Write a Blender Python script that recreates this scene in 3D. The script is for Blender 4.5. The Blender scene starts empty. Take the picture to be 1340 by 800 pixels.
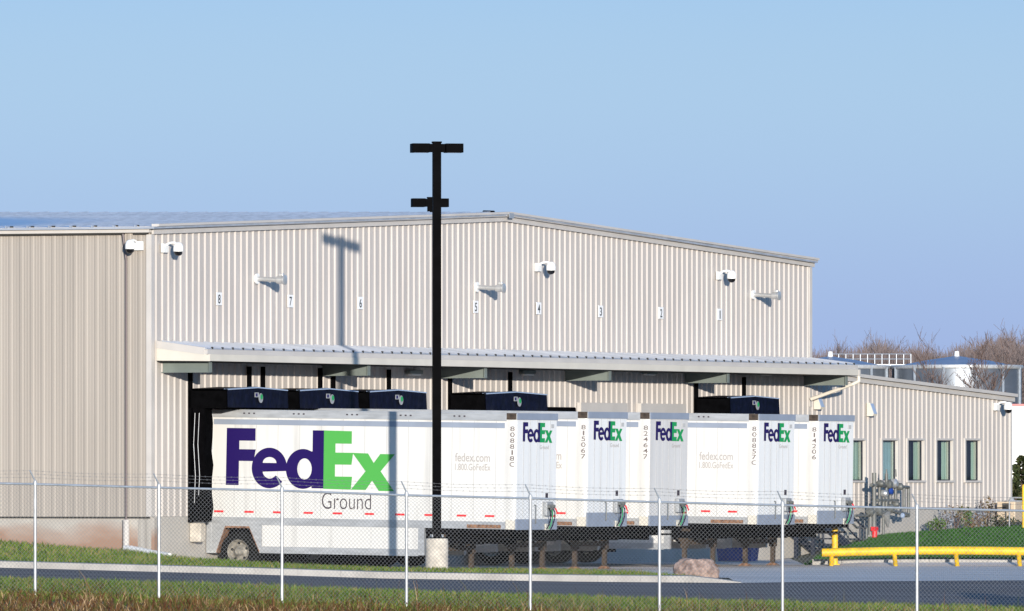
import bpy, bmesh, math, random
import numpy as np
from mathutils import Vector, Matrix

random.seed(7)
RNG = np.random.default_rng(7)
S = bpy.context.scene
COL = S.collection

# ------------------------------------------------------------------ camera, sky, sun, exposure
F, HC, HY, CX = 14000.0, 2.45, 620.0, 670.0      # focal length in photo pixels, lens height, horizon row, centre column
cam = bpy.data.cameras.new('camera'); cam_o = bpy.data.objects.new('camera', cam); COL.objects.link(cam_o)
cam.sensor_width = 36.0
cam.lens = F / 1340.0 * 36.0
cam.shift_y = (HY - 400.0) / 1340.0
cam.clip_start = 1.0; cam.clip_end = 12000.0
cam_o.location = (0, 0, HC); cam_o.rotation_euler = (math.radians(90), 0, 0)
S.camera = cam_o

A = math.radians(23.9)
SA, CA = math.sin(A), math.cos(A)
U = Vector((CA, -SA, 0)); W = Vector((SA, CA, 0))    # out of the dock wall / along it to the right
SUN_EL = math.radians(6.3)
SUN_TRAVEL = Vector((-0.148 * math.cos(SUN_EL), 0.989 * math.cos(SUN_EL), -math.sin(SUN_EL)))
sun = bpy.data.lights.new('sun', 'SUN'); sun_o = bpy.data.objects.new('sun', sun); COL.objects.link(sun_o)
sun.energy = 4.2; sun.angle = math.radians(0.55); sun.color = (1.0, 0.925, 0.82)
sun_o.rotation_euler = SUN_TRAVEL.to_track_quat('-Z', 'Y').to_euler()
sun_o.location = (20, -40, 40)

wd = bpy.data.worlds.new('World'); S.world = wd; wd.use_nodes = True
nt = wd.node_tree; nt.nodes.clear()
wo = nt.nodes.new('ShaderNodeOutputWorld'); bg = nt.nodes.new('ShaderNodeBackground')
sky = nt.nodes.new('ShaderNodeTexSky'); sky.sky_type = 'NISHITA'; sky.sun_disc = False
sky.sun_elevation = SUN_EL; sky.sun_rotation = math.radians(180 - 8.5)
sky.altitude = 0; sky.air_density = 1.0; sky.dust_density = 0.9; sky.ozone_density = 2.2
tc = nt.nodes.new('ShaderNodeTexCoord'); sx = nt.nodes.new('ShaderNodeSeparateXYZ'); cx_ = nt.nodes.new('ShaderNodeCombineXYZ')
ma = nt.nodes.new('ShaderNodeMath'); ma.operation = 'MULTIPLY_ADD'; ma.inputs[1].default_value = 0.35; ma.inputs[2].default_value = 0.20
nm = nt.nodes.new('ShaderNodeVectorMath'); nm.operation = 'NORMALIZE'
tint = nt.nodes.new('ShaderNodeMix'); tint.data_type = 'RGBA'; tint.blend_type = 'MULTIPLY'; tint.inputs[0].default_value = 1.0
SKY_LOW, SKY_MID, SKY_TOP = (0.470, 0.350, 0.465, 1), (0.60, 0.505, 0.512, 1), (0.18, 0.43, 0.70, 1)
nt.links.new(tc.outputs['Generated'], sx.inputs[0])
nt.links.new(sx.outputs[0], cx_.inputs[0]); nt.links.new(sx.outputs[1], cx_.inputs[1])
nt.links.new(sx.outputs[2], ma.inputs[0]); nt.links.new(ma.outputs[0], cx_.inputs[2])
nt.links.new(cx_.outputs[0], nm.inputs[0]); nt.links.new(nm.outputs[0], sky.inputs[0])
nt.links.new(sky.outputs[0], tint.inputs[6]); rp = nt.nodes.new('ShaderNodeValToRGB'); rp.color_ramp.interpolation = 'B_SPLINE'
mr = nt.nodes.new('ShaderNodeMapRange'); mr.inputs[1].default_value = -0.005; mr.inputs[2].default_value = 0.075
nt.links.new(sx.outputs[2], mr.inputs[0]); nt.links.new(mr.outputs[0], rp.inputs[0])
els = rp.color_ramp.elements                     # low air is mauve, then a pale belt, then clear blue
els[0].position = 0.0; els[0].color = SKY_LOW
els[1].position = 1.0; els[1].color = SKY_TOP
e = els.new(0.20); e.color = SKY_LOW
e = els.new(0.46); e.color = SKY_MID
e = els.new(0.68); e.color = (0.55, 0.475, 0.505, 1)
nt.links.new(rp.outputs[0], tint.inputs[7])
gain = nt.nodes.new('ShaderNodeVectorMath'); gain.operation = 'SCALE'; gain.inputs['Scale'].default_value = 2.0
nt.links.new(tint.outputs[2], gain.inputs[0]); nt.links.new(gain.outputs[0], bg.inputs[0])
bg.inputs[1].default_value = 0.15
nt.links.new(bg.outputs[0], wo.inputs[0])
S.view_settings.view_transform = 'Standard'; S.view_settings.look = 'None'
S.view_settings.exposure = 0.5; S.view_settings.gamma = 1.0; S.view_settings.use_curve_mapping = False
S.cycles.max_bounces = 6; S.cycles.transparent_max_bounces = 12

# ------------------------------------------------------------------ helpers
def img(x, y, Y):
    return Vector(((x - CX) / F * Y, Y, HC - (y - HY) * Y / F))
def zat(y, Y): return HC - (y - HY) * Y / F
N8 = Vector((-386.0 / F * 275.0, 275.0, 0))
def twx(x, p=0.0):
    k = (x - CX) / F
    return (k * (N8.y - SA * p) - N8.x - CA * p) / (SA - k * CA)
def wY(t, p=0.0): return N8.y + CA * t - SA * p
def wz(x, y, p=0.0):
    t = twx(x, p); return t, zat(y, wY(t, p))
def wall_pt(t, p, z=0.0): return N8 + W * t + U * p + Vector((0, 0, z))
ROT_WALL = math.radians(90) - A        # local x along the wall to the right, local -y out of it
ROT_TRL = -A                           # local x out of the wall, local y along the wall

def tag(o, label=None, cat=None, group=None, kind=None):
    if label: o['label'] = label
    if cat: o['category'] = cat
    if group: o['group'] = group
    if kind: o['kind'] = kind
    return o
def thing(name, label, cat, loc=(0, 0, 0), rz=0.0, group=None):
    o = bpy.data.objects.new(name, None); COL.objects.link(o)
    o.empty_display_size = 0.3
    o.location = loc; o.rotation_euler = (0, 0, rz)
    return tag(o, label, cat, group)
def copy_tree(o, parent=None):
    c = o.copy(); COL.objects.link(c); c.parent = parent
    for ch in list(o.children): copy_tree(ch, c)
    return c

class MB:
    def __init__(s): s.v = []; s.f = []
    def add(s, vs, fs):
        b = len(s.v); s.v += [tuple(v) for v in vs]; s.f += [tuple(i + b for i in f) for f in fs]; return s
    def box(s, x0, x1, y0, y1, z0, z1):
        vs = [(x0, y0, z0), (x1, y0, z0), (x1, y1, z0), (x0, y1, z0), (x0, y0, z1), (x1, y0, z1), (x1, y1, z1), (x0, y1, z1)]
        return s.add(vs, [(0, 3, 2, 1), (4, 5, 6, 7), (0, 1, 5, 4), (1, 2, 6, 5), (2, 3, 7, 6), (3, 0, 4, 7)])
    def bevbox(s, x0, x1, y0, y1, z0, z1, b=0.02):
        bm = bmesh.new(); bmesh.ops.create_cube(bm, size=1)
        for v in bm.verts: v.co = Vector(((x0 + x1) / 2 + v.co.x * (x1 - x0), (y0 + y1) / 2 + v.co.y * (y1 - y0), (z0 + z1) / 2 + v.co.z * (z1 - z0)))
        bmesh.ops.bevel(bm, geom=bm.edges[:], offset=b, segments=2, affect='EDGES', profile=0.5)
        bm.verts.index_update(); s.add([v.co[:] for v in bm.verts], [[v.index for v in f.verts] for f in bm.faces]); bm.free(); return s
    def hexa(s, b4, t4):
        return s.add(list(b4) + list(t4), [(0, 3, 2, 1), (4, 5, 6, 7), (0, 1, 5, 4), (1, 2, 6, 5), (2, 3, 7, 6), (3, 0, 4, 7)])
    def prism(s, poly, fn, d0, d1):           # poly (a, b), fn(a, b, d) -> xyz
        n = len(poly)
        vs = [fn(a, b, d0) for a, b in poly] + [fn(a, b, d1) for a, b in poly]
        fs = [tuple(range(n))[::-1], tuple(range(n, 2 * n))] + [(i, (i + 1) % n, n + (i + 1) % n, n + i) for i in range(n)]
        return s.add(vs, fs)
    def cyl(s, p0, p1, r0, r1=None, n=10, caps=True):
        r1 = r0 if r1 is None else r1
        p0, p1 = Vector(p0), Vector(p1); d = (p1 - p0)
        if d.length < 1e-9: return s
        d.normalize(); a = Vector((0, 0, 1)) if abs(d.z) < .9 else Vector((1, 0, 0))
        e = d.cross(a).normalized(); g = d.cross(e)
        vs = []
        for p, r in ((p0, r0), (p1, r1)):
            for i in range(n):
                t = 2 * math.pi * i / n; vs.append(p + e * (math.cos(t) * r) + g * (math.sin(t) * r))
        fs = [(i, (i + 1) % n, n + (i + 1) % n, n + i) for i in range(n)]
        if caps: fs += [tuple(range(n))[::-1], tuple(range(n, 2 * n))]
        return s.add(vs, fs)
    def tube(s, pts, r, n=8):
        for a, b in zip(pts[:-1], pts[1:]): s.cyl(a, b, r, r, n)
        for p in pts[1:-1]: s.ball(p, r * 1.02, 8, 5)
        return s
    def ball(s, c, r, nu=14, nv=9, sc=(1, 1, 1)):
        vs = []; fs = []
        for j in range(nv + 1):
            ph = math.pi * j / nv
            for i in range(nu):
                th = 2 * math.pi * i / nu
                vs.append((c[0] + r * sc[0] * math.sin(ph) * math.cos(th), c[1] + r * sc[1] * math.sin(ph) * math.sin(th), c[2] + r * sc[2] * math.cos(ph)))
        for j in range(nv):
            for i in range(nu): fs.append((j * nu + i, j * nu + (i + 1) % nu, (j + 1) * nu + (i + 1) % nu, (j + 1) * nu + i))
        return s.add(vs, fs)
    def lathe(s, prof, c, ax='y', n=28):       # prof (r, h) along axis
        vs = []; fs = []
        for r, h in prof:
            for i in range(n):
                t = 2 * math.pi * i / n; a, b = r * math.cos(t), r * math.sin(t)
                q = {'y': (a, h, b), 'z': (a, b, h), 'x': (h, a, b)}[ax]
                vs.append((c[0] + q[0], c[1] + q[1], c[2] + q[2]))
        for j in range(len(prof) - 1):
            for i in range(n): fs.append((j * n + i, j * n + (i + 1) % n, (j + 1) * n + (i + 1) % n, (j + 1) * n + i))
        return s.add(vs, fs)
    def build(s, name, mat, parent=None, smooth=False, loc=None, rot=None, label=None):
        me = bpy.data.meshes.new(name); me.from_pydata(s.v, [], s.f); me.update()
        bm = bmesh.new(); bm.from_mesh(me); bmesh.ops.recalc_face_normals(bm, faces=bm.faces[:]); bm.to_mesh(me); bm.free()
        if smooth:
            for p in me.polygons: p.use_smooth = True
            try: me.set_sharp_from_angle(angle=math.radians(40))
            except Exception: pass
        me.materials.append(mat)
        o = bpy.data.objects.new(name, me); COL.objects.link(o)
        if parent: o.parent = parent
        if loc: o.location = loc
        if rot: o.rotation_euler = rot
        if label: o['label'] = label
        return o

def raw_mesh(name, verts, faces, mat, parent=None):
    me = bpy.data.meshes.new(name)
    me.from_pydata(verts.tolist() if hasattr(verts, 'tolist') else verts, [], faces.tolist() if hasattr(faces, 'tolist') else faces)
    me.update(); me.materials.append(mat)
    o = bpy.data.objects.new(name, me); COL.objects.link(o)
    if parent: o.parent = parent
    return o

# ------------------------------------------------------------------ materials
def mat(name, col, rough=0.6, metal=0.0, var=0.0, scale=3.0, col2=None, bump=0.0, bscale=40.0, stretch=(1, 1, 1), spec=0.5, detail=5.0, contrast=(0.35, 0.65)):
    m = bpy.data.materials.new(name); m.use_nodes = True
    n = m.node_tree; b = n.nodes['Principled BSDF']
    b.inputs['Roughness'].default_value = rough; b.inputs['Metallic'].default_value = metal
    b.inputs['Specular IOR Level'].default_value = spec
    c = tuple(col) + (1,)
    b.inputs['Base Color'].default_value = c
    if var or col2:
        t = n.nodes.new('ShaderNodeTexCoord'); mp = n.nodes.new('ShaderNodeMapping'); mp.inputs['Scale'].default_value = stretch
        no = n.nodes.new('ShaderNodeTexNoise'); no.inputs['Scale'].default_value = scale; no.inputs['Detail'].default_value = detail
        r = n.nodes.new('ShaderNodeValToRGB')
        r.color_ramp.elements[0].position, r.color_ramp.elements[1].position = contrast
        r.color_ramp.elements[0].color = tuple(x * (1 - var) for x in col) + (1,)
        r.color_ramp.elements[1].color = (tuple(col2) + (1,)) if col2 else tuple(min(1, x * (1 + var)) for x in col) + (1,)
        n.links.new(t.outputs['Object'], mp.inputs[0]); n.links.new(mp.outputs[0], no.inputs['Vector'])
        n.links.new(no.outputs['Fac'], r.inputs[0]); n.links.new(r.outputs[0], b.inputs['Base Color'])
        if bump:
            n2 = n.nodes.new('ShaderNodeTexNoise'); n2.inputs['Scale'].default_value = bscale; n2.inputs['Detail'].default_value = 4
            bp = n.nodes.new('ShaderNodeBump'); bp.inputs['Strength'].default_value = bump; bp.inputs['Distance'].default_value = 0.03
            n.links.new(t.outputs['Object'], n2.inputs['Vector']); n.links.new(n2.outputs['Fac'], bp.inputs['Height']); n.links.new(bp.outputs[0], b.inputs['Normal'])
    return m

def island_mat(name, cols, rough=0.8, patch=None, pscale=0.25):
    m = bpy.data.materials.new(name); m.use_nodes = True
    n = m.node_tree; b = n.nodes['Principled BSDF']; b.inputs['Roughness'].default_value = rough; b.inputs['Specular IOR Level'].default_value = 0.15
    g = n.nodes.new('ShaderNodeNewGeometry'); r = n.nodes.new('ShaderNodeValToRGB'); r.color_ramp.interpolation = 'LINEAR'
    els = r.color_ramp.elements
    while len(els) < len(cols): els.new(0.5)
    for i, c in enumerate(cols): els[i].position = i / max(1, len(cols) - 1); els[i].color = tuple(c) + (1,)
    if patch:
        t = n.nodes.new('ShaderNodeTexCoord'); no = n.nodes.new('ShaderNodeTexNoise'); no.inputs['Scale'].default_value = pscale; no.inputs['Detail'].default_value = 3
        mp = n.nodes.new('ShaderNodeMapping'); mp.inputs['Scale'].default_value = (1, 0.35, 1)
        n.links.new(t.outputs['Object'], mp.inputs[0]); n.links.new(mp.outputs[0], no.inputs['Vector'])
        a = n.nodes.new('ShaderNodeMath'); a.operation = 'MULTIPLY_ADD'; a.inputs[1].default_value = patch; a.inputs[2].default_value = -patch * 0.5
        c = n.nodes.new('ShaderNodeMath'); c.operation = 'ADD'; c.use_clamp = True
        n.links.new(no.outputs['Fac'], a.inputs[0]); n.links.new(a.outputs[0], c.inputs[0]); n.links.new(g.outputs['Random Per Island'], c.inputs[1])
        n.links.new(c.outputs[0], r.inputs[0])
    else:
        n.links.new(g.outputs['Random Per Island'], r.inputs[0])
    n.links.new(r.outputs[0], b.inputs['Base Color'])
    return m

M = {}
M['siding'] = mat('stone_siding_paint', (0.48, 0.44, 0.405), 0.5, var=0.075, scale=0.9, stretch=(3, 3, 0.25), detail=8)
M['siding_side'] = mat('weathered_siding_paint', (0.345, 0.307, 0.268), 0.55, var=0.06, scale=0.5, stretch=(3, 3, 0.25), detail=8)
M['nose_grey'] = mat('greyer_nose_paint', (0.60, 0.585, 0.56), 0.35, var=0.07, scale=0.9, stretch=(3, 3, 0.2), detail=8)
M['trim'] = mat('stone_trim_paint', (0.50, 0.47, 0.44), 0.45, var=0.05, scale=1.2)
M['cream'] = mat('cream_trim_paint', (0.60, 0.56, 0.485), 0.45, var=0.04, scale=1.5)
M['roof'] = mat('galvalume_roof', (0.56, 0.58, 0.62), 0.42, metal=0.55, var=0.12, scale=0.6, stretch=(4, 0.5, 1))
M['black_steel'] = mat('black_paint', (0.0015, 0.0015, 0.002), 0.6, var=0.3, scale=4, spec=0.02)
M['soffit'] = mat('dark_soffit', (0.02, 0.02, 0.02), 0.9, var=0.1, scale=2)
M['bracket'] = mat('grey_green_primer', (0.15, 0.175, 0.16), 0.55, var=0.1, scale=2)
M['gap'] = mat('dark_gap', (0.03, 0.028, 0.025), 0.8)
M['white'] = mat('white_trailer_paint', (0.61, 0.60, 0.575), 0.32, var=0.24, scale=1.5, stretch=(2, 2, 0.16), detail=9, col2=(0.61, 0.60, 0.575), contrast=(0.27, 0.47))
M['nose'] = mat('white_nose_paint', (0.76, 0.76, 0.74), 0.30, var=0.16, scale=1.5, stretch=(3, 3, 0.14), detail=9, col2=(0.76, 0.76, 0.74), contrast=(0.27, 0.5))
M['rail'] = mat('trailer_grey_rail', (0.42, 0.43, 0.44), 0.4, metal=0.3, var=0.12, scale=2.5, stretch=(1, 1, 4))
M['band'] = mat('grey_blue_band', (0.245, 0.28, 0.345), 0.45, var=0.06, scale=2)
M['seam'] = mat('panel_seam', (0.46, 0.455, 0.44), 0.5)
M['alu'] = mat('dull_aluminium', (0.52, 0.53, 0.54), 0.35, metal=0.6, var=0.12, scale=3)
M['boxgrey'] = mat('grey_box_paint', (0.27, 0.28, 0.29), 0.5, var=0.15, scale=8)
M['purple'] = mat('purple_decal', (0.017, 0.008, 0.085), 0.4, spec=0.12)
M['green'] = mat('green_decal', (0.075, 0.345, 0.07), 0.4, spec=0.15)
M['green2'] = mat('sea_green_decal', (0.012, 0.28, 0.08), 0.4, spec=0.15)
M['greytext'] = mat('pale_grey_decal', (0.38, 0.355, 0.34), 0.5, spec=0.1)
M['darktext'] = mat('slate_decal', (0.05, 0.04, 0.05), 0.5, spec=0.1)
M['numtext'] = mat('faded_number_decal', (0.18, 0.155, 0.15), 0.5, spec=0.1)
M['red'] = mat('red_tape', (0.70, 0.02, 0.025), 0.4)
M['rust'] = mat('rusty_steel', (0.15, 0.075, 0.045), 0.85, var=0.3, scale=12, col2=(0.30, 0.16, 0.09))
M['legsteel'] = mat('dirty_tan_steel', (0.050, 0.035, 0.025), 0.85, var=0.5, scale=9)
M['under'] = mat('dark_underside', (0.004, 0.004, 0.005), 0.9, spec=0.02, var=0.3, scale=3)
M['tyre'] = mat('tyre_rubber', (0.010, 0.010, 0.010), 0.9, spec=0.08, var=0.3, scale=9)
M['rim'] = mat('cream_wheel_paint', (0.23, 0.21, 0.175), 0.6, var=0.4, scale=10)
M['navy'] = mat('navy_vinyl', (0.0028, 0.0038, 0.0135), 0.65, var=0.4, scale=5, bump=0.4, bscale=7, spec=0.1)
M['rubber'] = mat('black_vinyl', (0.002, 0.002, 0.0025), 0.85, var=0.3, scale=5, bump=0.3, bscale=6, spec=0.02)
M['bluegrey'] = mat('blue_grey_flap', (0.30, 0.38, 0.52), 0.5)
M['asphalt'] = mat('asphalt', (0.085, 0.076, 0.077), 0.85, var=0.42, scale=0.9, stretch=(0.06, 1.4, 1), bump=0.4, bscale=60, detail=9)
M['yard'] = mat('yard_concrete', (0.68, 0.595, 0.525), 0.85, var=0.12, scale=0.25, stretch=(0.4, 1.6, 1), bump=0.25, bscale=30, detail=9)
M['curb'] = mat('curb_concrete', (0.36, 0.34, 0.315), 0.85, var=0.16, scale=1.4, detail=8, bump=0.2)
M['basecol'] = mat('pole_base_concrete', (0.50, 0.45, 0.38), 0.85, var=0.16, scale=4, detail=8, bump=0.3)
M['galv'] = mat('galvanised_steel', (0.43, 0.44, 0.45), 0.42, metal=0.35, var=0.12, scale=6)
M['rail_galv'] = mat('galvanised_rail', (0.34, 0.38, 0.43), 0.42, metal=0.35, var=0.12, scale=6)
M['wire'] = mat('fence_wire', (0.21, 0.215, 0.22), 0.5, metal=0.25)
M['barb'] = mat('barbed_wire_steel', (0.30, 0.30, 0.30), 0.5, metal=0.4)
M['yellow'] = mat('safety_yellow', (0.74, 0.45, 0.012), 0.55, var=0.16, scale=5)
M['campaint'] = mat('white_plastic', (0.78, 0.78, 0.76), 0.35)
M['lens'] = mat('smoked_dome', (0.01, 0.01, 0.012), 0.08)
M['sign'] = mat('white_sign', (0.80, 0.80, 0.79), 0.45)
M['ink'] = mat('black_ink', (0.012, 0.012, 0.014), 0.5)
M['steelarm'] = mat('bright_steel_tube', (0.58, 0.58, 0.57), 0.3, metal=0.6, var=0.1, scale=5)
M['rock'] = mat('pink_granite', (0.23, 0.155, 0.13), 0.9, var=0.3, scale=7, col2=(0.42, 0.30, 0.25), bump=0.6, bscale=12, detail=10)
M['blue'] = mat('blue_plastic', (0.012, 0.045, 0.24), 0.45, var=0.15, scale=4)
M['bluesteel'] = mat('dark_blue_steel', (0.012, 0.016, 0.03), 0.55, var=0.2, scale=4)
M['pipe'] = mat('grey_pipe_paint', (0.105, 0.11, 0.105), 0.5, var=0.25, scale=9)
M['tan'] = mat('tan_cabinet_paint', (0.50, 0.40, 0.29), 0.5, var=0.06, scale=2)
M['bark'] = mat('bare_bark', (0.115, 0.075, 0.062), 0.9, var=0.3, scale=2)
M['bark2'] = mat('bare_bark_far', (0.135, 0.105, 0.10), 0.9, var=0.25, scale=2)
M['tank'] = mat('tank_galvanised', (0.17, 0.19, 0.22), 0.42, metal=0.6, var=0.12, scale=0.25, stretch=(1, 1, 4))
M['tankroof'] = mat('tank_roof', (0.27, 0.30, 0.37), 0.45, metal=0.3, var=0.1, scale=0.6)
M['curtain'] = mat('pale_green_curtain', (0.42, 0.47, 0.40), 0.8, var=0.18, scale=2.2, stretch=(7, 1, 0.05))
M['blind'] = mat('pale_blue_blind', (0.42, 0.52, 0.58), 0.7, var=0.05, scale=3)
M['room'] = mat('dark_room', (0.012, 0.016, 0.022), 0.9)
M['soil'] = mat('soil', (0.085, 0.065, 0.04), 0.95, var=0.3, scale=0.8, col2=(0.10, 0.11, 0.045), detail=8)
M['grass'] = island_mat('grass_blades', [(0.035, 0.062, 0.008), (0.082, 0.155, 0.016), (0.135, 0.195, 0.028), (0.28, 0.21, 0.085)], patch=0.6, pscale=0.5)
M['grass_dry'] = island_mat('dry_grass_blades', [(0.045, 0.070, 0.012), (0.10, 0.085, 0.024), (0.145, 0.070, 0.026), (0.085, 0.032, 0.015), (0.04, 0.018, 0.010), (0.38, 0.26, 0.14)], patch=1.3, pscale=0.6)
M['lawn'] = island_mat('lawn_blades', [(0.016, 0.055, 0.010), (0.03, 0.105, 0.016), (0.05, 0.13, 0.022)], patch=0.4, pscale=0.3)
M['leaf'] = island_mat('shrub_leaves', [(0.03, 0.06, 0.015), (0.06, 0.12, 0.02), (0.10, 0.16, 0.035)])
M['leaf_dry'] = island_mat('dry_shrub_leaves', [(0.10, 0.06, 0.035), (0.20, 0.13, 0.07), (0.13, 0.12, 0.05)])
M['leaf_dark'] = island_mat('evergreen_leaves', [(0.02, 0.03, 0.015), (0.045, 0.06, 0.02), (0.09, 0.085, 0.04)])
M['leaf_silver'] = island_mat('silver_leaves', [(0.20, 0.22, 0.26), (0.32, 0.33, 0.38)])

# foundation concrete with a reddish mud splash along the ground
def foundation_mat():
    m = mat('foundation_concrete', (0.40, 0.37, 0.33), 0.85, var=0.12, scale=0.9, detail=9)
    n = m.node_tree; b = n.nodes['Principled BSDF']; src = b.inputs['Base Color'].links[0].from_socket
    t = n.nodes.new('ShaderNodeTexCoord'); s = n.nodes.new('ShaderNodeSeparateXYZ')
    no = n.nodes.new('ShaderNodeTexNoise'); no.inputs['Scale'].default_value = 0.55; no.inputs['Detail'].default_value = 9
    mp = n.nodes.new('ShaderNodeMapping'); mp.inputs['Scale'].default_value = (1, 1, 2.2)
    n.links.new(t.outputs['Object'], mp.inputs[0]); n.links.new(mp.outputs[0], no.inputs['Vector']); n.links.new(t.outputs['Object'], s.inputs[0])
    a = n.nodes.new('ShaderNodeMath'); a.operation = 'MULTIPLY_ADD'; a.inputs[1].default_value = -1.7; a.inputs[2].default_value = 1.62   # low parts
    n.links.new(s.outputs[2], a.inputs[0])
    a2 = n.nodes.new('ShaderNodeMath'); a2.operation = 'MULTIPLY_ADD'; a2.inputs[1].default_value = 2.4
    n.links.new(no.outputs['Fac'], a2.inputs[0]); n.links.new(a.outputs[0], a2.inputs[2])
    r = n.nodes.new('ShaderNodeValToRGB'); r.color_ramp.elements[0].position = 0.75; r.color_ramp.elements[1].position = 1.25
    r.color_ramp.elements[0].position = 0.45; r.color_ramp.elements[1].position = 0.95
    sc = n.nodes.new('ShaderNodeMath'); sc.operation = 'MULTIPLY'; sc.inputs[1].default_value = 0.62
    n.links.new(a2.outputs[0], sc.inputs[0]); n.links.new(sc.outputs[0], r.inputs[0])
    mx = n.nodes.new('ShaderNodeMix'); mx.data_type = 'RGBA'; mx.inputs[7].default_value = (0.30, 0.185, 0.13, 1)
    n.links.new(r.outputs[0], mx.inputs[0]); n.links.new(src, mx.inputs[6]); n.links.new(mx.outputs[2], b.inputs['Base Color'])
    return m
M['found_mud'] = foundation_mat()
M['found'] = mat('clean_concrete', (0.44, 0.41, 0.37), 0.85, var=0.08, scale=0.8, detail=9)

# window glass: see-through with a mirror reflection
def glass_mat():
    m = bpy.data.materials.new('window_glass'); m.use_nodes = True; n = m.node_tree; n.nodes.clear()
    o = n.nodes.new('ShaderNodeOutputMaterial'); mx = n.nodes.new('ShaderNodeMixShader'); t = n.nodes.new('ShaderNodeBsdfTransparent'); g = n.nodes.new('ShaderNodeBsdfGlossy')
    t.inputs[0].default_value = (0.86, 0.92, 0.90, 1); g.inputs[1].default_value = 0.02; mx.inputs[0].default_value = 0.10
    n.links.new(t.outputs[0], mx.inputs[1]); n.links.new(g.outputs[0], mx.inputs[2]); n.links.new(mx.outputs[0], o.inputs[0]); return m
M['glass'] = glass_mat()

# ------------------------------------------------------------------ lettering
_txt_cache = {}
def glyph_mesh(s, thin=0.0):
    key = (s, thin)
    if key not in _txt_cache:
        cu = bpy.data.curves.new('text', 'FONT'); cu.body = s; cu.size = 1.0; cu.resolution_u = 6; cu.offset = thin
        o = bpy.data.objects.new('text', cu); COL.objects.link(o)
        dg = bpy.context.evaluated_depsgraph_get(); dg.update()
        me = bpy.data.meshes.new_from_object(o.evaluated_get(dg))
        v = np.array([x.co[:2] for x in me.vertices]); f = [tuple(p.vertices) for p in me.polygons]
        bpy.data.objects.remove(o); bpy.data.curves.remove(cu); bpy.data.meshes.remove(me)
        v -= v.min(0); _txt_cache[key] = (v / v.max(0), f, v.max(0))
    return _txt_cache[key]
def lettering(name, s, w, h, fn, m, parent, thin=0.0):      # fn(a, b) -> xyz, text fills a 0..w, b 0..h
    v, f, _ = glyph_mesh(s, thin)
    return MB().add([fn(a * w, b * h) for a, b in v], f).build(name, m, parent)

def arc(cx, cy, rx, ry, a0, a1, n=28):
    return [(cx + rx * math.cos(math.radians(a0 + (a1 - a0) * i / n)), cy - ry * math.sin(math.radians(a0 + (a1 - a0) * i / n))) for i in range(n + 1)]
def curve_fill(loops):
    cu = bpy.data.curves.new('glyph', 'CURVE'); cu.dimensions = '2D'; cu.fill_mode = 'FRONT'
    for lp in loops:
        sp = cu.splines.new('POLY'); sp.points.add(len(lp) - 1); sp.use_cyclic_u = True
        for p, (a, b) in zip(sp.points, lp): p.co = (a / 100, -b / 100, 0, 1)
    o = bpy.data.objects.new('glyph', cu); COL.objects.link(o)
    dg = bpy.context.evaluated_depsgraph_get(); dg.update()
    me = bpy.data.meshes.new_from_object(o.evaluated_get(dg))
    v = np.array([x.co[:2] for x in me.vertices]) * 100; f = [tuple(p.vertices) for p in me.polygons]
    bpy.data.objects.remove(o); bpy.data.curves.remove(cu); bpy.data.meshes.remove(me)
    v[:, 1] *= -1
    return v, f
# the wordmark, drawn in pixels of the enlarged photo: x 216..1100, y 82..390
g_F = [[(218, 82), (370, 82), (370, 146), (285, 146), (285, 190), (372, 190), (362, 250), (284, 250), (284, 374), (216, 374)]]
e_out = arc(445, 284, 92, 104, -22, 348)
e_in = [(410, 258)] + arc(446, 258, 36, 30, 180, 0, 14)[1:]
g_e = [arc(445, 284, 93, 104, 356, 0, 1)[:0] + arc(445, 284, 93, 104, -6, 318, 44) + [(486, 326)] + arc(447, 296, 38, 42, -38, -180, 14)[0:] + [(408, 298), (538, 298)], e_in]
g_d = [arc(622, 286, 90, 102, 62, 298, 34) + [(668, 374), (668, 384), (730, 384), (730, 88), (671, 88), (671, 196)], arc(630, 286, 38, 54, 0, 354, 30)]
g_E = [[(730, 88), (876, 90), (876, 154), (791, 154), (791, 200), (884, 200), (876, 261), (790, 261), (790, 322), (880, 322), (874, 388), (730, 386)]]
g_x = [[(880, 200), (962, 202), (992, 250), (1026, 204), (1102, 204), (1029, 292), (1100, 392), (1020, 392), (985, 340), (952, 388), (874, 388), (950, 293)]]
_pp = [curve_fill(g) for g in (g_F, g_e, g_d)]; _gp = [curve_fill(g) for g in (g_E, g_x)]
def wordmark(parent, fn, w, h, mp, mg):
    out = []
    for nm_, parts, m in (('purple_lettering', _pp, mp), ('green_lettering', _gp, mg)):
        mb = MB()
        for i, (v, f) in enumerate(parts):
            mb.add([fn((a - 216) / 886 * w, (392 - b) / 310 * h, 0.0006 * i) for a, b in v], f)
        out.append(mb.build(nm_, m, parent))
    return out

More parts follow.
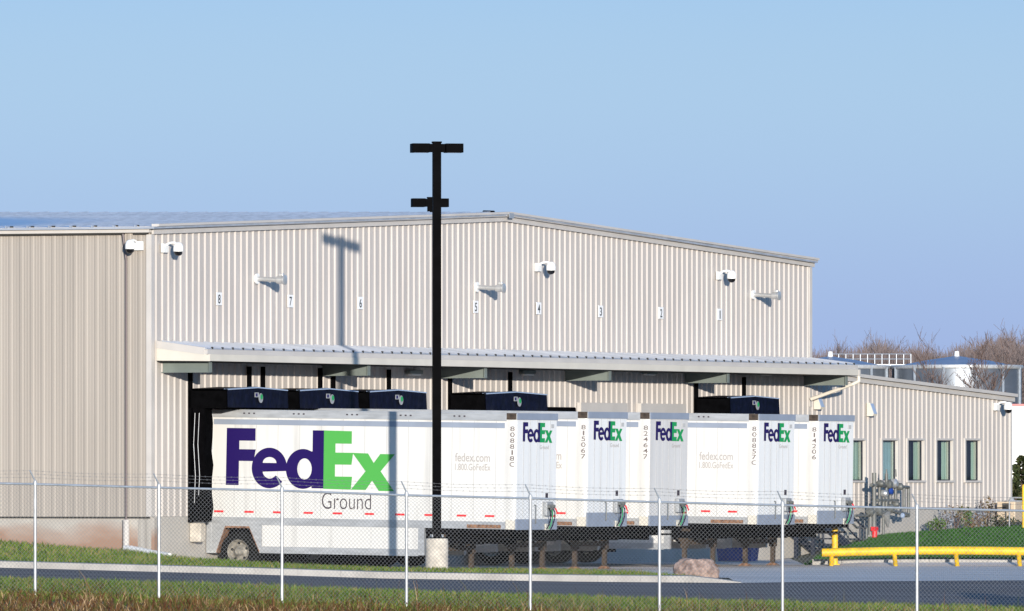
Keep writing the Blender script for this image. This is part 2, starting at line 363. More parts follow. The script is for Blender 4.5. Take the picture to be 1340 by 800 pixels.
# ------------------------------------------------------------------ ground shape
def lerp_tab(tab, x): 
    xs = [a for a, _ in tab]; ys = [b for _, b in tab]
    return np.interp(x, xs, ys)
ROWS = [
 (150, [(-12, 0.2), (12, -0.6)]),
 (205, [(-9.5, 0.075), (0, -0.20), (5, -0.34), (10, -0.46)]),
 (231, [(-11, 0.165), (-5.4, 0.01), (-2.8, -0.10), (1.5, -0.235), (3.8, -0.30), (6.8, -0.375), (11, -0.47)]),
 (250, [(-12, 0.254), (-5.9, 0.09), (-3, 0.0), (1.6, -0.075), (5.4, -0.104), (7.7, -0.07), (12, -0.045)]),
 (250.4, [(-12, 0.40), (-5.9, 0.235), (-3, 0.14), (1.6, 0.07), (4.6, -0.02), (5.6, -0.09), (7.7, -0.07), (12, -0.045)]),
 (260, [(-13, 0.52), (-7, 0.30), (-5, 0.18), (-3, 0.10), (1.6, 0.06), (4.5, -0.04), (6, -0.07), (12, -0.06)]),
 (266, [(-13, 0.62), (-9, 0.42), (-7.5, 0.24), (-6, 0.02), (-4, -0.05), (4, -0.06), (12, -0.06)]),
 (271, [(-13, 0.68), (-9.6, 0.44), (-8.6, 0.22), (-7.9, -0.03), (0, -0.06), (12, -0.06)]),
 (275, [(-13, 0.72), (-9.9, 0.45), (-8.8, 0.30), (-8.0, -0.03), (0, -0.06), (12, -0.06)]),
 (284, [(-13.5, 0.83), (-9.9, 0.5), (-8, 0.0), (0, -0.05), (14, -0.07)]),
 (291, [(-14, 0.9), (-9, 0.5), (-8, 0.0), (0, -0.05), (14, -0.07)]),
 (293, [(-14, 0.9), (-9, 0.5), (-8, 0.0), (7.6, -0.05), (8.2, -0.04), (9.6, 0.10), (14, 0.12)]),
 (303, [(-14, 0.9), (-9, 0.5), (-8, 0.0), (7.6, -0.05), (8.6, 0.05), (10.5, 0.36), (14, 0.44)]),
 (314, [(-14, 0.9), (-9, 0.5), (-8, 0.0), (7.8, -0.03), (9.0, 0.26), (11, 0.62), (14, 0.78)]),
 (330, [(-14, 0.9), (0, 0.5), (11, 0.70), (16, 0.9)]),
 (420, [(-14, 0.9), (14, 1.0)]),
 (3000, [(-14, 0.9), (14, 1.0)]),
]
RY = np.array([r[0] for r in ROWS], float)
def gz(X, Y):
    X = np.atleast_1d(np.asarray(X, float)); Y = np.atleast_1d(np.asarray(Y, float))
    X, Y = np.broadcast_arrays(X, Y); out = np.zeros(X.shape)
    rows = np.stack([lerp_tab(r[1], X) for r in ROWS])
    i = np.clip(np.searchsorted(RY, Y, side='right') - 1, 0, len(ROWS) - 2)
    f = np.clip((Y - RY[i]) / (RY[i + 1] - RY[i]), 0, 1)
    ii = np.indices(X.shape)
    a = rows[(i,) + tuple(ii)]; b = rows[(i + 1,) + tuple(ii)]
    return a * (1 - f) + b * f
def gz1(X, Y): return float(gz(X, Y)[0])
def grid_mesh(name, xs, ys, dz, m, mask=None):
    XX, YY = np.meshgrid(xs, ys); ZZ = gz(XX, YY) + dz
    nx = len(xs); v = np.stack([XX, YY, ZZ], -1).reshape(-1, 3)
    fs = []
    for j in range(len(ys) - 1):
        for i in range(nx - 1):
            if mask is None or mask((xs[i] + xs[i + 1]) / 2, (ys[j] + ys[j + 1]) / 2):
                fs.append((j * nx + i, j * nx + i + 1, (j + 1) * nx + i + 1, (j + 1) * nx + i))
    used = sorted({k for f in fs for k in f}); rm = {k: n for n, k in enumerate(used)}
    o = raw_mesh(name, v[used], [tuple(rm[k] for k in f) for f in fs], m)
    for p in o.data.polygons: p.use_smooth = True
    return o
xs = np.concatenate([[-3000, -800, -200, -80], np.arange(-40, 40.01, 0.5), [80, 200, 800, 3000]])
ys = np.concatenate([[-800, -100, 50, 120, 150], np.arange(155, 250, 1.0), [250, 250.4], np.arange(251, 345, 0.75), [380, 420, 600, 1000, 3000, 6000]])
tag(grid_mesh('ground', xs, ys, -0.02, M['soil']), kind='structure')
xr = np.arange(-60, 60.01, 0.5)
tag(grid_mesh('road', xr, np.arange(231, 250.01, 1.0), 0.004, M['asphalt']), kind='structure')
def in_yard(x, y):
    d = Vector((x, y, 0)) - N8; t = d.dot(W); p = d.dot(U)
    if p < 0.02: return False
    if x > 5.2 and y < 292: return True
    if t > -1.75 and p < 9.6 and x < 8.0 and y > 258: return True
    if x > 3.4 and y > 257 and x < 8.0: return True
    return x > -1 and y > 262 and x < 8.0
tag(grid_mesh('yard', np.arange(-12, 40.01, 0.4), np.arange(250, 318, 0.4), 0.004, M['yard'], in_yard), kind='structure')

# kerb: a low concrete wall along the far side of the road that tapers out at the yard
def kerb():
    mb = MB(); xk = list(np.arange(-40, 3.01, 1.0)) + [3.6, 4.2, 4.8, 5.35]
    hts = [0.15 if x < 4.3 else 0.15 * max(0.10, (5.5 - x) / 1.2) for x in xk]
    for (x0, h0), (x1, h1) in zip(list(zip(xk, hts))[:-1], list(zip(xk, hts))[1:]):
        z0, z1 = gz1(x0, 249.99), gz1(x1, 249.99)
        g = 0.002
        mb.hexa([(x0 + g, 249.8, z0 - .1), (x1 - g, 249.8, z1 - .1), (x1 - g, 250.4, z1 - .1), (x0 + g, 250.4, z0 - .1)],
                [(x0 + g, 249.84, z0 + h0), (x1 - g, 249.84, z1 + h1), (x1 - g, 250.4, z1 + h1 + .015), (x0 + g, 250.4, z0 + h0 + .015)])
    return tag(mb.build('kerb', M['curb']), kind='structure')
kerb()
# kerb behind the yellow rail, along the foot of the lawn
mb = MB(); xk = np.arange(8.2, 30, 0.8)
for x0, x1 in zip(xk[:-1], xk[1:]):
    mb.box(x0 + .004, x1 - .004, 292.2, 292.7, -0.2, 0.11)
tag(mb.build('lawn_kerb', M['curb']), kind='structure')

# ------------------------------------------------------------------ the warehouse
TC = twx(197)                       # building corner
T0, T1 = TC, twx(1060)              # gable wall
TAP = twx(658)
ZB = 1.36                           # foot of the siding
zE0 = zat(303, wY(T0)); zAP = zat(287, wY(TAP)); zE1 = zat(347, wY(T1))
TA1 = twx(1322); zA0 = zat(497, wY(twx(1110))); zA1 = zat(523, wY(TA1))
TAN = twx(1110)
def gable(t):
    return zE0 + (zAP - zE0) * (t - T0) / (TAP - T0) if t < TAP else zAP + (zE1 - zAP) * (t - TAP) / (T1 - TAP)
def annex_top(t): return zA0 + (zA1 - zA0) * (t - TAN) / (TA1 - TAN)
wh = thing('warehouse', 'long stone-coloured metal warehouse with ribbed siding and a dock canopy behind the trailers', 'warehouse', N8, ROT_WALL)

def ribbed(mb, x0, x1, pitch, zb, zt, y0=0.0, d=0.034, phase=0.0, rib=(0.055, 0.02), minor=False):
    pts = []
    k = math.floor((x0 - phase) / pitch) - 1
    while True:
        c = phase + k * pitch
        if c - rib[0] > x1: break
        pts += [(c - rib[0], 0), (c - rib[1], d), (c + rib[1], d), (c + rib[0], 0)]
        if minor:
            for q in (0.36, 0.64):
                m_ = c + pitch * q; pts += [(m_ - .02, 0), (m_ - .008, .003), (m_ + .008, .003), (m_ + .02, 0)]
        k += 1
    pr = []
    def off(x):
        for (a, da), (b, db) in zip(pts[:-1], pts[1:]):
            if a <= x <= b: return da + (db - da) * (x - a) / max(1e-9, b - a)
        return 0
    pr = [(x0, off(x0))] + [p for p in pts if x0 < p[0] < x1] + [(x1, off(x1))]
    vs = []; fs = []
    for x, o in pr: vs += [(x, y0 - o, zb(x)), (x, y0 - o, zt(x))]
    for i in range(len(pr) - 1): fs.append((2 * i, 2 * i + 2, 2 * i + 3, 2 * i + 1))
    mb.add(vs, fs)

# gable siding over the docks, split round the door openings
DOORX = {8: 284, 7: 378, 6: 469, 5: 620, 4: 703, 3: 784, 2: 862, 1: 939}
DT = {k: twx(v) for k, v in DOORX.items()}
mb = MB(); prev = T0
for k in sorted(DT, key=lambda q: DT[q]):
    a, b = DT[k] - 1.4, DT[k] + 1.4
    ribbed(mb, prev, a, 0.36, lambda t: ZB, gable); ribbed(mb, a, b, 0.36, lambda t: 4.0, gable); prev = b
ribbed(mb, prev, T1, 0.36, lambda t: ZB, gable)
mb.build('dock_wall', M['siding'], wh)
# annex siding with window openings
WINX = [(1110, 1131), (1153.5, 1173.5), (1187, 1208), (1224.5, 1245.5), (1262.5, 1281.5)]
wy0, wy1 = 576.5, 629
WIN = []
for a, b in WINX:
    ta, tb = twx(a), twx(b); Yc = wY((ta + tb) / 2); WIN.append((ta, tb, 1.44 + 0.79, 1.44 + 0.79 + 1.17))
WIN = [(a, b, zat(wy1, wY((a + b) / 2)), zat(wy0, wY((a + b) / 2))) for a, b, _, _ in WIN]
mb = MB(); prev = T1
for a, b, z0, z1 in WIN:
    ribbed(mb, prev, a, 0.36, lambda t: 1.44, annex_top)
    ribbed(mb, a, b, 0.36, lambda t: 1.44, lambda t: z0); ribbed(mb, a, b, 0.36, lambda t: z1, annex_top); prev = b
ribbed(mb, prev, TA1, 0.36, lambda t: 1.44, annex_top)
mb.build('annex_wall', M['siding'], wh)
# left side wall runs from the corner along -u: in wall-local coordinates that is x = TC, y = 0..
def side_tr(mb_):                    # turn (along, out, z) drawn in the x/-y convention into the side wall
    mb_.v = [(TC + y, -x, z) for x, y, z in mb_.v]; return mb_
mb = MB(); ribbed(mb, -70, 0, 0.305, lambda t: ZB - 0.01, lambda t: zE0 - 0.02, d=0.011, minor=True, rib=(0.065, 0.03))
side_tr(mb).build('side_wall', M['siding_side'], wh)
# foundation
mb = MB(); mb.box(-70, 0.12, -0.02, 0.3, -0.4, ZB - 0.03); side_tr(mb).build('side_foundation', M['found_mud'], wh)
mb = MB().box(TC - 0.02, T1 + 2, -0.03, 0.35, -0.6, ZB - 0.004); mb.build('dock_foundation', M['found'], wh)
mb = MB().box(T1 + 2.003, TA1 - 0.03, -0.02, 0.35, -0.6, 1.435); mb.build('annex_foundation', M['found'], wh)
mb = MB(); mb.box(-70, 0, -0.045, -0.002, ZB - 0.05, ZB - 0.005); side_tr(mb).build('base_flashing', M['gap'], wh)
# back walls so that the building is closed
mb = MB(); mb.box(TC + .05, T1 - 0.02, 70, 70.2, 0, zE1 - .05); mb.box(T1 - .2, T1 - 0.01, 0.05, 70, 4.0, zE1 - .02)
mb.box(TA1 - 0.25, TA1 - 0.01, 0.05, 40, 0, zA1 - 0.05); mb.box(T1, TA1 - .3, 40, 40.2, 0, zA1 - .05)
mb.build('back_wall', M['siding'], wh)
# roof planes with standing seams
def ridge_z(y): return zAP + 0.22 + y * 0.0098
mb = MB()
ov = -0.22
yb = 70
eL, eR = zE0 + 0.06, zE1 + 0.06
mb.hexa([(T0 - .25, ov, eL), (TAP, ov, zAP + .10), (TAP, yb, zAP + .10 + yb * .0098), (T0 - .25, yb, eL)],
        [(T0 - .25, ov, eL + .05), (TAP, ov, zAP + .16), (TAP, yb, zAP + .16 + yb * .0098), (T0 - .25, yb, eL + .05)])
mb.hexa([(TAP + .002, ov, zAP + .10), (T1 + .05, ov, eR), (T1 + .05, yb, eR), (TAP + .002, yb, zAP + .10 + yb * .0098)],
        [(TAP + .002, ov, zAP + .16), (T1 + .05, ov, eR + .05), (T1 + .05, yb, eR + .05), (TAP + .002, yb, zAP + .16 + yb * .0098)])
y = 0.3
while y < yb - .3:
    h = 0.05
    za, zb_ = eL + .048, zAP + .158 + y * .0098
    mb.hexa([(T0 - .25, y, za), (TAP - .1, y, zb_), (TAP - .1, y + .05, zb_), (T0 - .25, y + .05, za)],
            [(T0 - .25, y + .012, za + h), (TAP - .1, y + .012, zb_ + h), (TAP - .1, y + .038, zb_ + h), (T0 - .25, y + .038, za + h)])
    y += 0.61
mb.build('roof', M['roof'], wh)
MB().cyl((TAP - .05, .25, zAP + .12), (TAP - .05, .55, zAP + .13), 0.12, 0.12, 10).build('ridge_vent', M['black_steel'], wh)
# eave gutter of the side wall and the dark joint below it, its shade painted as a strip
mb = MB(); mb.box(-70, 0.03, -0.16, 0.02, zE0 - 0.03, zE0 + 0.125); side_tr(mb).build('eave_gutter', M['trim'], wh)
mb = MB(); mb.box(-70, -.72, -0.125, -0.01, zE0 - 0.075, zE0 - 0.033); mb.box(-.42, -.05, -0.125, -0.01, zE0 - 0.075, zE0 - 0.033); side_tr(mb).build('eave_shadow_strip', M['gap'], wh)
for k in range(9):
    mb = MB(); mb.box(-0.35 - k * 0.595, -0.29 - k * 0.595, -0.13, -0.05, zE0 + 0.127, zE0 + 0.165)
    side_tr(mb).build('gutter_clip', M['gap'], wh)
# rake trim along both slopes
for (ta, za, tb, zb_) in ((T0 - .02, zE0 - .01, TAP, zAP), (TAP, zAP, T1 + .12, zE1)):
    mb = MB()
    for lo, hi, ya, ybk in ((-0.06, 0.07, -0.10, -0.04), (0.073, 0.135, -0.20, -0.04), (0.138, 0.20, -0.25, -0.04)):
        mb.hexa([(ta, ya, za + lo), (tb, ya, zb_ + lo), (tb, ybk, zb_ + lo), (ta, ybk, za + lo)],
                [(ta, ya, za + hi), (tb, ya, zb_ + hi), (tb, ybk, zb_ + hi), (ta, ybk, za + hi)])
    mb.build('rake_trim', M['trim'], wh)
MB().box(TAP - .16, TAP + .16, -0.262, -0.255, zAP + .02, zAP + .16).build('ridge_cap', M['alu'], wh)
MB().box(TC - .05, TC + .13, -0.05, 0.10, ZB, zE0 - .075).build('corner_trim', M['trim'], wh)
MB().box(T1 - .13, T1 + .05, -0.05, 0.10, 4.4, zE1 - .065).build('corner_trim', M['trim'], wh)
mb = MB()
mb.hexa([(T1 + .06, -.10, annex_top(T1) - .05), (TA1 + .15, -.10, zA1 - .07), (TA1 + .15, -.04, zA1 - .07), (T1 + .06, -.04, annex_top(T1) - .05)],
        [(T1 + .06, -.10, annex_top(T1) + .09), (TA1 + .15, -.10, zA1 + .07), (TA1 + .15, -.04, zA1 + .07), (T1 + .06, -.04, annex_top(T1) + .09)])
mb.hexa([(T1 + .06, -.2, annex_top(T1) + .094), (TA1 + .15, -.2, zA1 + .074), (TA1 + .15, -.04, zA1 + .074), (T1 + .06, -.04, annex_top(T1) + .094)],
        [(T1 + .06, -.2, annex_top(T1) + .19), (TA1 + .15, -.2, zA1 + .17), (TA1 + .15, -.04, zA1 + .17), (T1 + .06, -.04, annex_top(T1) + .19)])
mb.build('annex_rake_trim', M['trim'], wh)
mb = MB().hexa([(T1 + .06, -.035, annex_top(T1) + .12), (TA1 + .15, -.035, zA1 + .10), (TA1 + .15, 40, zA1 + .10), (T1 + .06, 40, annex_top(T1) + .12)],
               [(T1 + .06, -.035, annex_top(T1) + .18), (TA1 + .15, -.035, zA1 + .16), (TA1 + .15, 40, zA1 + .16), (T1 + .06, 40, annex_top(T1) + .18)])
mb.build('annex_roof', M['roof'], wh)
MB().box(TA1 - .10, TA1 + .04, -0.05, 0.10, 1.45, zA1 - .075).build('corner_trim', M['trim'], wh)
# windows
for i, (a, b, z0, z1) in enumerate(WIN):
    mb = MB(); e = 0.09
    mb.box(a - e, b + e, -.05, .16, z1, z1 + .06); mb.box(a - e, b + e, -.07, .16, z0 - .06, z0); mb.box(a - e, a, -.049, .16, z0 + .001, z1 - .001); mb.box(b, b + e, -.049, .16, z0 + .001, z1 - .001)
    fr = mb.build('window', M['trim'], wh)
    mb = MB(); s_ = .03
    for q in ((a + .003, b - .003, z0 + .003, z0 + s_), (a + .003, b - .003, z1 - s_, z1 - .003), (a + .003, a + s_, z0 + s_, z1 - s_), (b - s_, b - .003, z0 + s_, z1 - s_)): mb.box(q[0], q[1], .05, .10, q[2], q[3])
    mb.build('sash', M['bluesteel'], fr)
    MB().box(a + s_ + .002, b - s_ - .002, .07, .076, z0 + s_ + .002, z1 - s_ - .002).build('pane', M['glass'], fr)
    w = b - a
    mb = MB(); mb.box(a - .3, b + .62, .40, .42, z0 - .3, z1 + .3); mb.box(a - .3, b + .62, .165, .39, z0 - .32, z0 - .3); mb.box(a - .3, b + .62, .165, .39, z1 + .3, z1 + .32)
    mb.box(a - .32, a - .3, .165, .39, z0 - .3, z1 + .3); mb.box(b + .62, b + .64, .165, .39, z0 - .3, z1 + .3); mb.build('room', M['room'], fr)
    c0 = {0: a - .1, 1: a - .1}.get(i, a + w * (.46, .46, .50, .46, .54)[i] + .33)
    mb = MB(); n = 26; vs = []; fs = []
    for q in range(n + 1):
        xx = c0 + (b + .5 - c0) * q / n; yy = .19 + .018 * math.sin(q * 1.7) * (0.3 if i == 1 else 1); vs += [(xx, yy, z0 - .1), (xx, yy, z1 + .1)]
    fs = [(2 * q, 2 * q + 2, 2 * q + 3, 2 * q + 1) for q in range(n)]
    mb.add(vs, fs).build('curtain', M['blind'] if i == 1 else M['curtain'], fr)

# dock doors and their grey head panels
for k in DT:
    t = DT[k]
    fr = MB().box(t - 1.39, t + 1.39, .20, .28, ZB, 4.0).build('dock_door', M['cream'], wh)
    if k in (3, 2):
        MB().box(t - 1.62, t + 1.62, -.16, -.036, 4.0, 4.42).build('head_panel', M['trim'], fr)
        MB().box(t - 1.62, t + 1.62, -.18, -.037, 3.93, 3.997).build('head_seal', M['rubber'], fr)

# canopy
TCA, TCB, CP = twx(203), twx(1060) + .05, 1.45
zW = zat(447, wY(TCA)); zF = zat(455.5, wY(TCA, CP))
cn = MB().hexa([(TCA, -CP, zF - .03), (TCB + .25, -CP, zF - .03), (TCB, -.037, zW - .03), (TCA, -.037, zW - .03)],
               [(TCA, -CP, zF), (TCB + .25, -CP, zF), (TCB, -.037, zW), (TCA, -.037, zW)]).build('canopy', M['roof'], wh)
mb = MB(); x = TCA + .3
while x < TCB:
    mb.hexa([(x, -CP, zF), (x + .07, -CP, zF), (x + .07, -.04, zW), (x, -.04, zW)], [(x + .02, -CP, zF + .035), (x + .05, -CP, zF + .035), (x + .05, -.04, zW + .035), (x + .02, -.04, zW + .035)]); x += 0.61
mb.build('roof_seams', M['roof'], cn)
x = TCA + .33
while x < TCB: MB().box(x - .035, x + .035, -CP - .012, -CP + .02, zF - .025, zF + .03).build('closure_strip', M['gap'], cn); x += .61
MB().box(TCA - .01, TCB + .02, -CP - .03, -CP + .06, zF - .155, zF - .034).build('eave_trim', M['trim'], cn)
MB().box(TCA + .02, TCB - .12, -CP - .10, -CP - .033, zF - .33, zF - .158).build('gutter', M['cream'], cn)
MB().box(TCB - .08, TCB + .02, -CP - .115, -CP - .02, zF - .36, zF - .158).build('downspout_outlet', M['trim'], cn)
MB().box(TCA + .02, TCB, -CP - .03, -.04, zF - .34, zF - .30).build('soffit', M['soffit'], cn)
zs = zF - .34
mb = MB().hexa([(TCA - .03, -CP + .06, zF - .17), (TCA + .018, -CP + .06, zF - .17), (TCA + .018, -.04, zW - .17), (TCA - .03, -.04, zW - .17)],
               [(TCA - .03, -CP + .06, zF + .01), (TCA + .018, -CP + .06, zF + .01), (TCA + .018, -.04, zW + .02), (TCA - .03, -.04, zW + .02)]); mb.build('rake_trim', M['trim'], cn)
MB().hexa([(TCA - .022, -CP - .10, zF - .335), (TCA + .018, -CP - .10, zF - .335), (TCA + .018, -.04, zF - .315), (TCA - .022, -.04, zF - .315)], [(TCA - .022, -CP - .10, zF - .172), (TCA + .018, -CP - .10, zF - .172), (TCA + .018, -.04, zW - .173), (TCA - .022, -.04, zW - .173)]).build('end_fascia', M['cream'], cn)
for xb in (211, 420, 574, 738, 894, 1050):
    t = twx(xb)
    mb = MB(); mb.box(t - .01, t + .01, -1.36, -.05, zs - .262, zs - .018); mb.box(t - .085, t + .085, -1.37, -.05, zs - .017, zs - .001); mb.box(t - .085, t + .085, -1.37, -.05, zs - .28, zs - .263)
    mb.box(t - .085, t + .085, -1.39, -1.371, zs - .28, zs - .001)
    mb.build('bracket', M['bracket'], cn)
# downspout from the canopy gutter back to the wall
t1 = TCB - .03
pts = [(t1, -CP - .07, zF - .355), (t1, -CP - .07, zF - .50), (t1 - .12, -CP + .06, zF - .58), (t1 - .2, -.10, zF - 1.02)]
MB().tube(pts, .052, 8).build('downspout', M['cream'], cn)
# long downspout on the side wall
td = -(197 - 167) / 47.0
mb = MB(); mb.cyl((td, -.10, 1.1), (td, -.10, zE0 - .7), .028, .028, 8); mb.cyl((td, -.10, zE0 - .7), (td - .09, -.10, zE0 - .06), .032, .032, 8)
side_tr(mb).build('downspout', mat('taupe_pipe', (0.13, 0.10, 0.10), .5), wh)
mb = MB(); mb.cyl((td, -.10, 0.25), (td, -.10, 1.28), .085, .085, 12); side_tr(mb).build('downspout_boot', M['trim'], wh)

# flexible drain pipe lying on the grass
pts = [img(x, y, 271.4 - (x - 160) * .03) for x, y in ((164, 717), (172, 719), (185, 721), (198, 723.5), (210, 726), (222, 727.5))]
pts = [Vector((p.x, p.y, gz1(p.x, p.y) + .11)) for p in pts]
tag(MB().tube(pts, .075, 10).build('drain_pipe', M['campaint'], None, True), 'white drain pipe lying on the grass at the foot of the warehouse downspout', 'pipe')

# ------------------------------------------------------------------ dock shelters
def make_shelter(label, t, wide):
    r = thing('dock_shelter', label, 'dock shelter', wall_pt(t, 0.0), ROT_WALL, 'navy topped dock shelters along the wall')
    h = wide / 2; z0, z1 = 4.12, 4.60
    mb = MB(); mb.box(-h, h, -1.13, -.04, z0, z1 - .03)
    hd = mb.build('head_box', M['rubber'], r)
    n = 16; top = lambda a: z1 + .06 * (1 - abs(a) / h) 
    vs = []; fs = []
    for i in range(n + 1):
        a = -h + 2 * h * i / n; vs += [(a, -1.165 - .012 * math.sin(i * 2.1), z0 + .02), (a, -1.15, top(a)), (a, -.04, top(a) + .02), (a, -.04, z0 + .02)]
    for i in range(n):
        for q in range(3): fs.append((4 * i + q, 4 * i + 4 + q, 4 * i + 5 + q, 4 * i + 1 + q))
    cu = MB().add(vs, fs).build('head_curtain', M['navy'], r)
    vs = []
    for i in range(n + 1):
        a = -h + 2 * h * i / n; vs += [(a, -1.168, top(a) - .015), (a, -1.168, top(a) + .012), (a, -1.06, top(a) + .025), (a, -1.06, top(a) + .004)]
    fs = []
    for i in range(n):
        for q in range(4): fs.append((4 * i + q, 4 * i + 4 + q, 4 * i + 4 + (q + 1) % 4, 4 * i + (q + 1) % 4))
    MB().add(vs, fs).build('top_flap', M['bluegrey'], r)
    # small emblem on the curtain: white square tile and round tile
    zc = 4.44
    MB().box(-.24, .0, -1.192, -1.182, zc - .03, zc + .09).build('emblem', M['boxgrey'], cu)
    MB().lathe([(0.0001, -.006), (.125, -.006), (.125, .004), (.0001, .004)], (.12, -1.188, zc - .05), 'y', 18).build('emblem', M['boxgrey'], cu)
    MB().lathe([(0.0001, -.003), (.07, -.003), (.07, .002), (.0001, .002)], (.15, -1.197, zc - .02), 'y', 14).build('emblem_dot', M['green2'], cu)
    MB().box(-.20, -.09, -1.197, -1.193, zc - .01, zc + .07).build('emblem_bar', M['purple'], cu)
    for sgn in (-1, 1):
        a, b = sorted((sgn * h, sgn * (h - .10)))
        MB().box(a, b, -.13, -.04, 1.2, 5.22).build('side_post', M['rubber'], r)
        a, b = sorted((sgn * h * .995, sgn * 1.36))
        mb = MB(); nn = 8; vs = []
        for j in range(nn + 1):
            z = 1.22 + (4.12 - 1.22) * j / nn; w_ = .50 + .03 * math.sin(j * 2.3 + sgn)
            vs += [(a, -w_, z), (b, -w_ - .02, z), (b, -.17, z), (a, -.17, z)]
        fs = [(0, 1, 2, 3), tuple(4 * nn + q for q in (3, 2, 1, 0))]
        for j in range(nn):
            for q in range(4): fs.append((4 * j + q, 4 * j + (q + 1) % 4, 4 * j + 4 + (q + 1) % 4, 4 * j + 4 + q))
        sc = mb.add(vs, fs).build('side_curtain', M['rubber'], r)
        mb = MB()
        for q in range(2):
            yy = -.22 - .12 * q; xx = a - .006 if sgn < 0 else b + .006
            mb.tube([(xx, yy, 1.7 + .2 * q), (xx, yy - .03, 2.4), (xx, yy + .02, 3.2), (xx, yy - .02, 4.0)], .008, 5)
        mb.build('hanging_cord', M['alu'], sc)
        x0, x1 = sorted((sgn * (h - .08), sgn * 1.42))
        MB().bevbox(x0, x1, -.36, -.04, .70, 1.19, .03).build('dock_bumper', M['basecol'], r)
    return r
SHW = 3.62
make_shelter('leftmost navy fronted dock shelter, under number 8, with its black side showing', DT[8], SHW)
make_shelter('navy fronted dock shelter under number 7, middle of the three side by side', DT[7], SHW)
make_shelter('navy fronted dock shelter under number 6, just left of the light pole', DT[6], SHW)
make_shelter('navy fronted dock shelter under number 5, just right of the light pole', DT[5] + .25, 4.1)
make_shelter('navy fronted dock shelter under number 1, rightmost on the wall', DT[1], SHW)
r = thing('dock_seal', 'low black dock seal under number 4, mostly hidden behind the trailers', 'dock seal', wall_pt(DT[4], 0), ROT_WALL)
MB().bevbox(-1.75, 1.9, -.35, -.04, 3.95, 4.28, .04).build('head_pad', M['rubber'], r)
for s_ in (-1, 1):
    a, b = sorted((s_ * 1.75, s_ * 1.36)); MB().bevbox(a, b, -.3, -.04, 1.25, 3.93, .04).build('side_pad', M['rubber'], r)

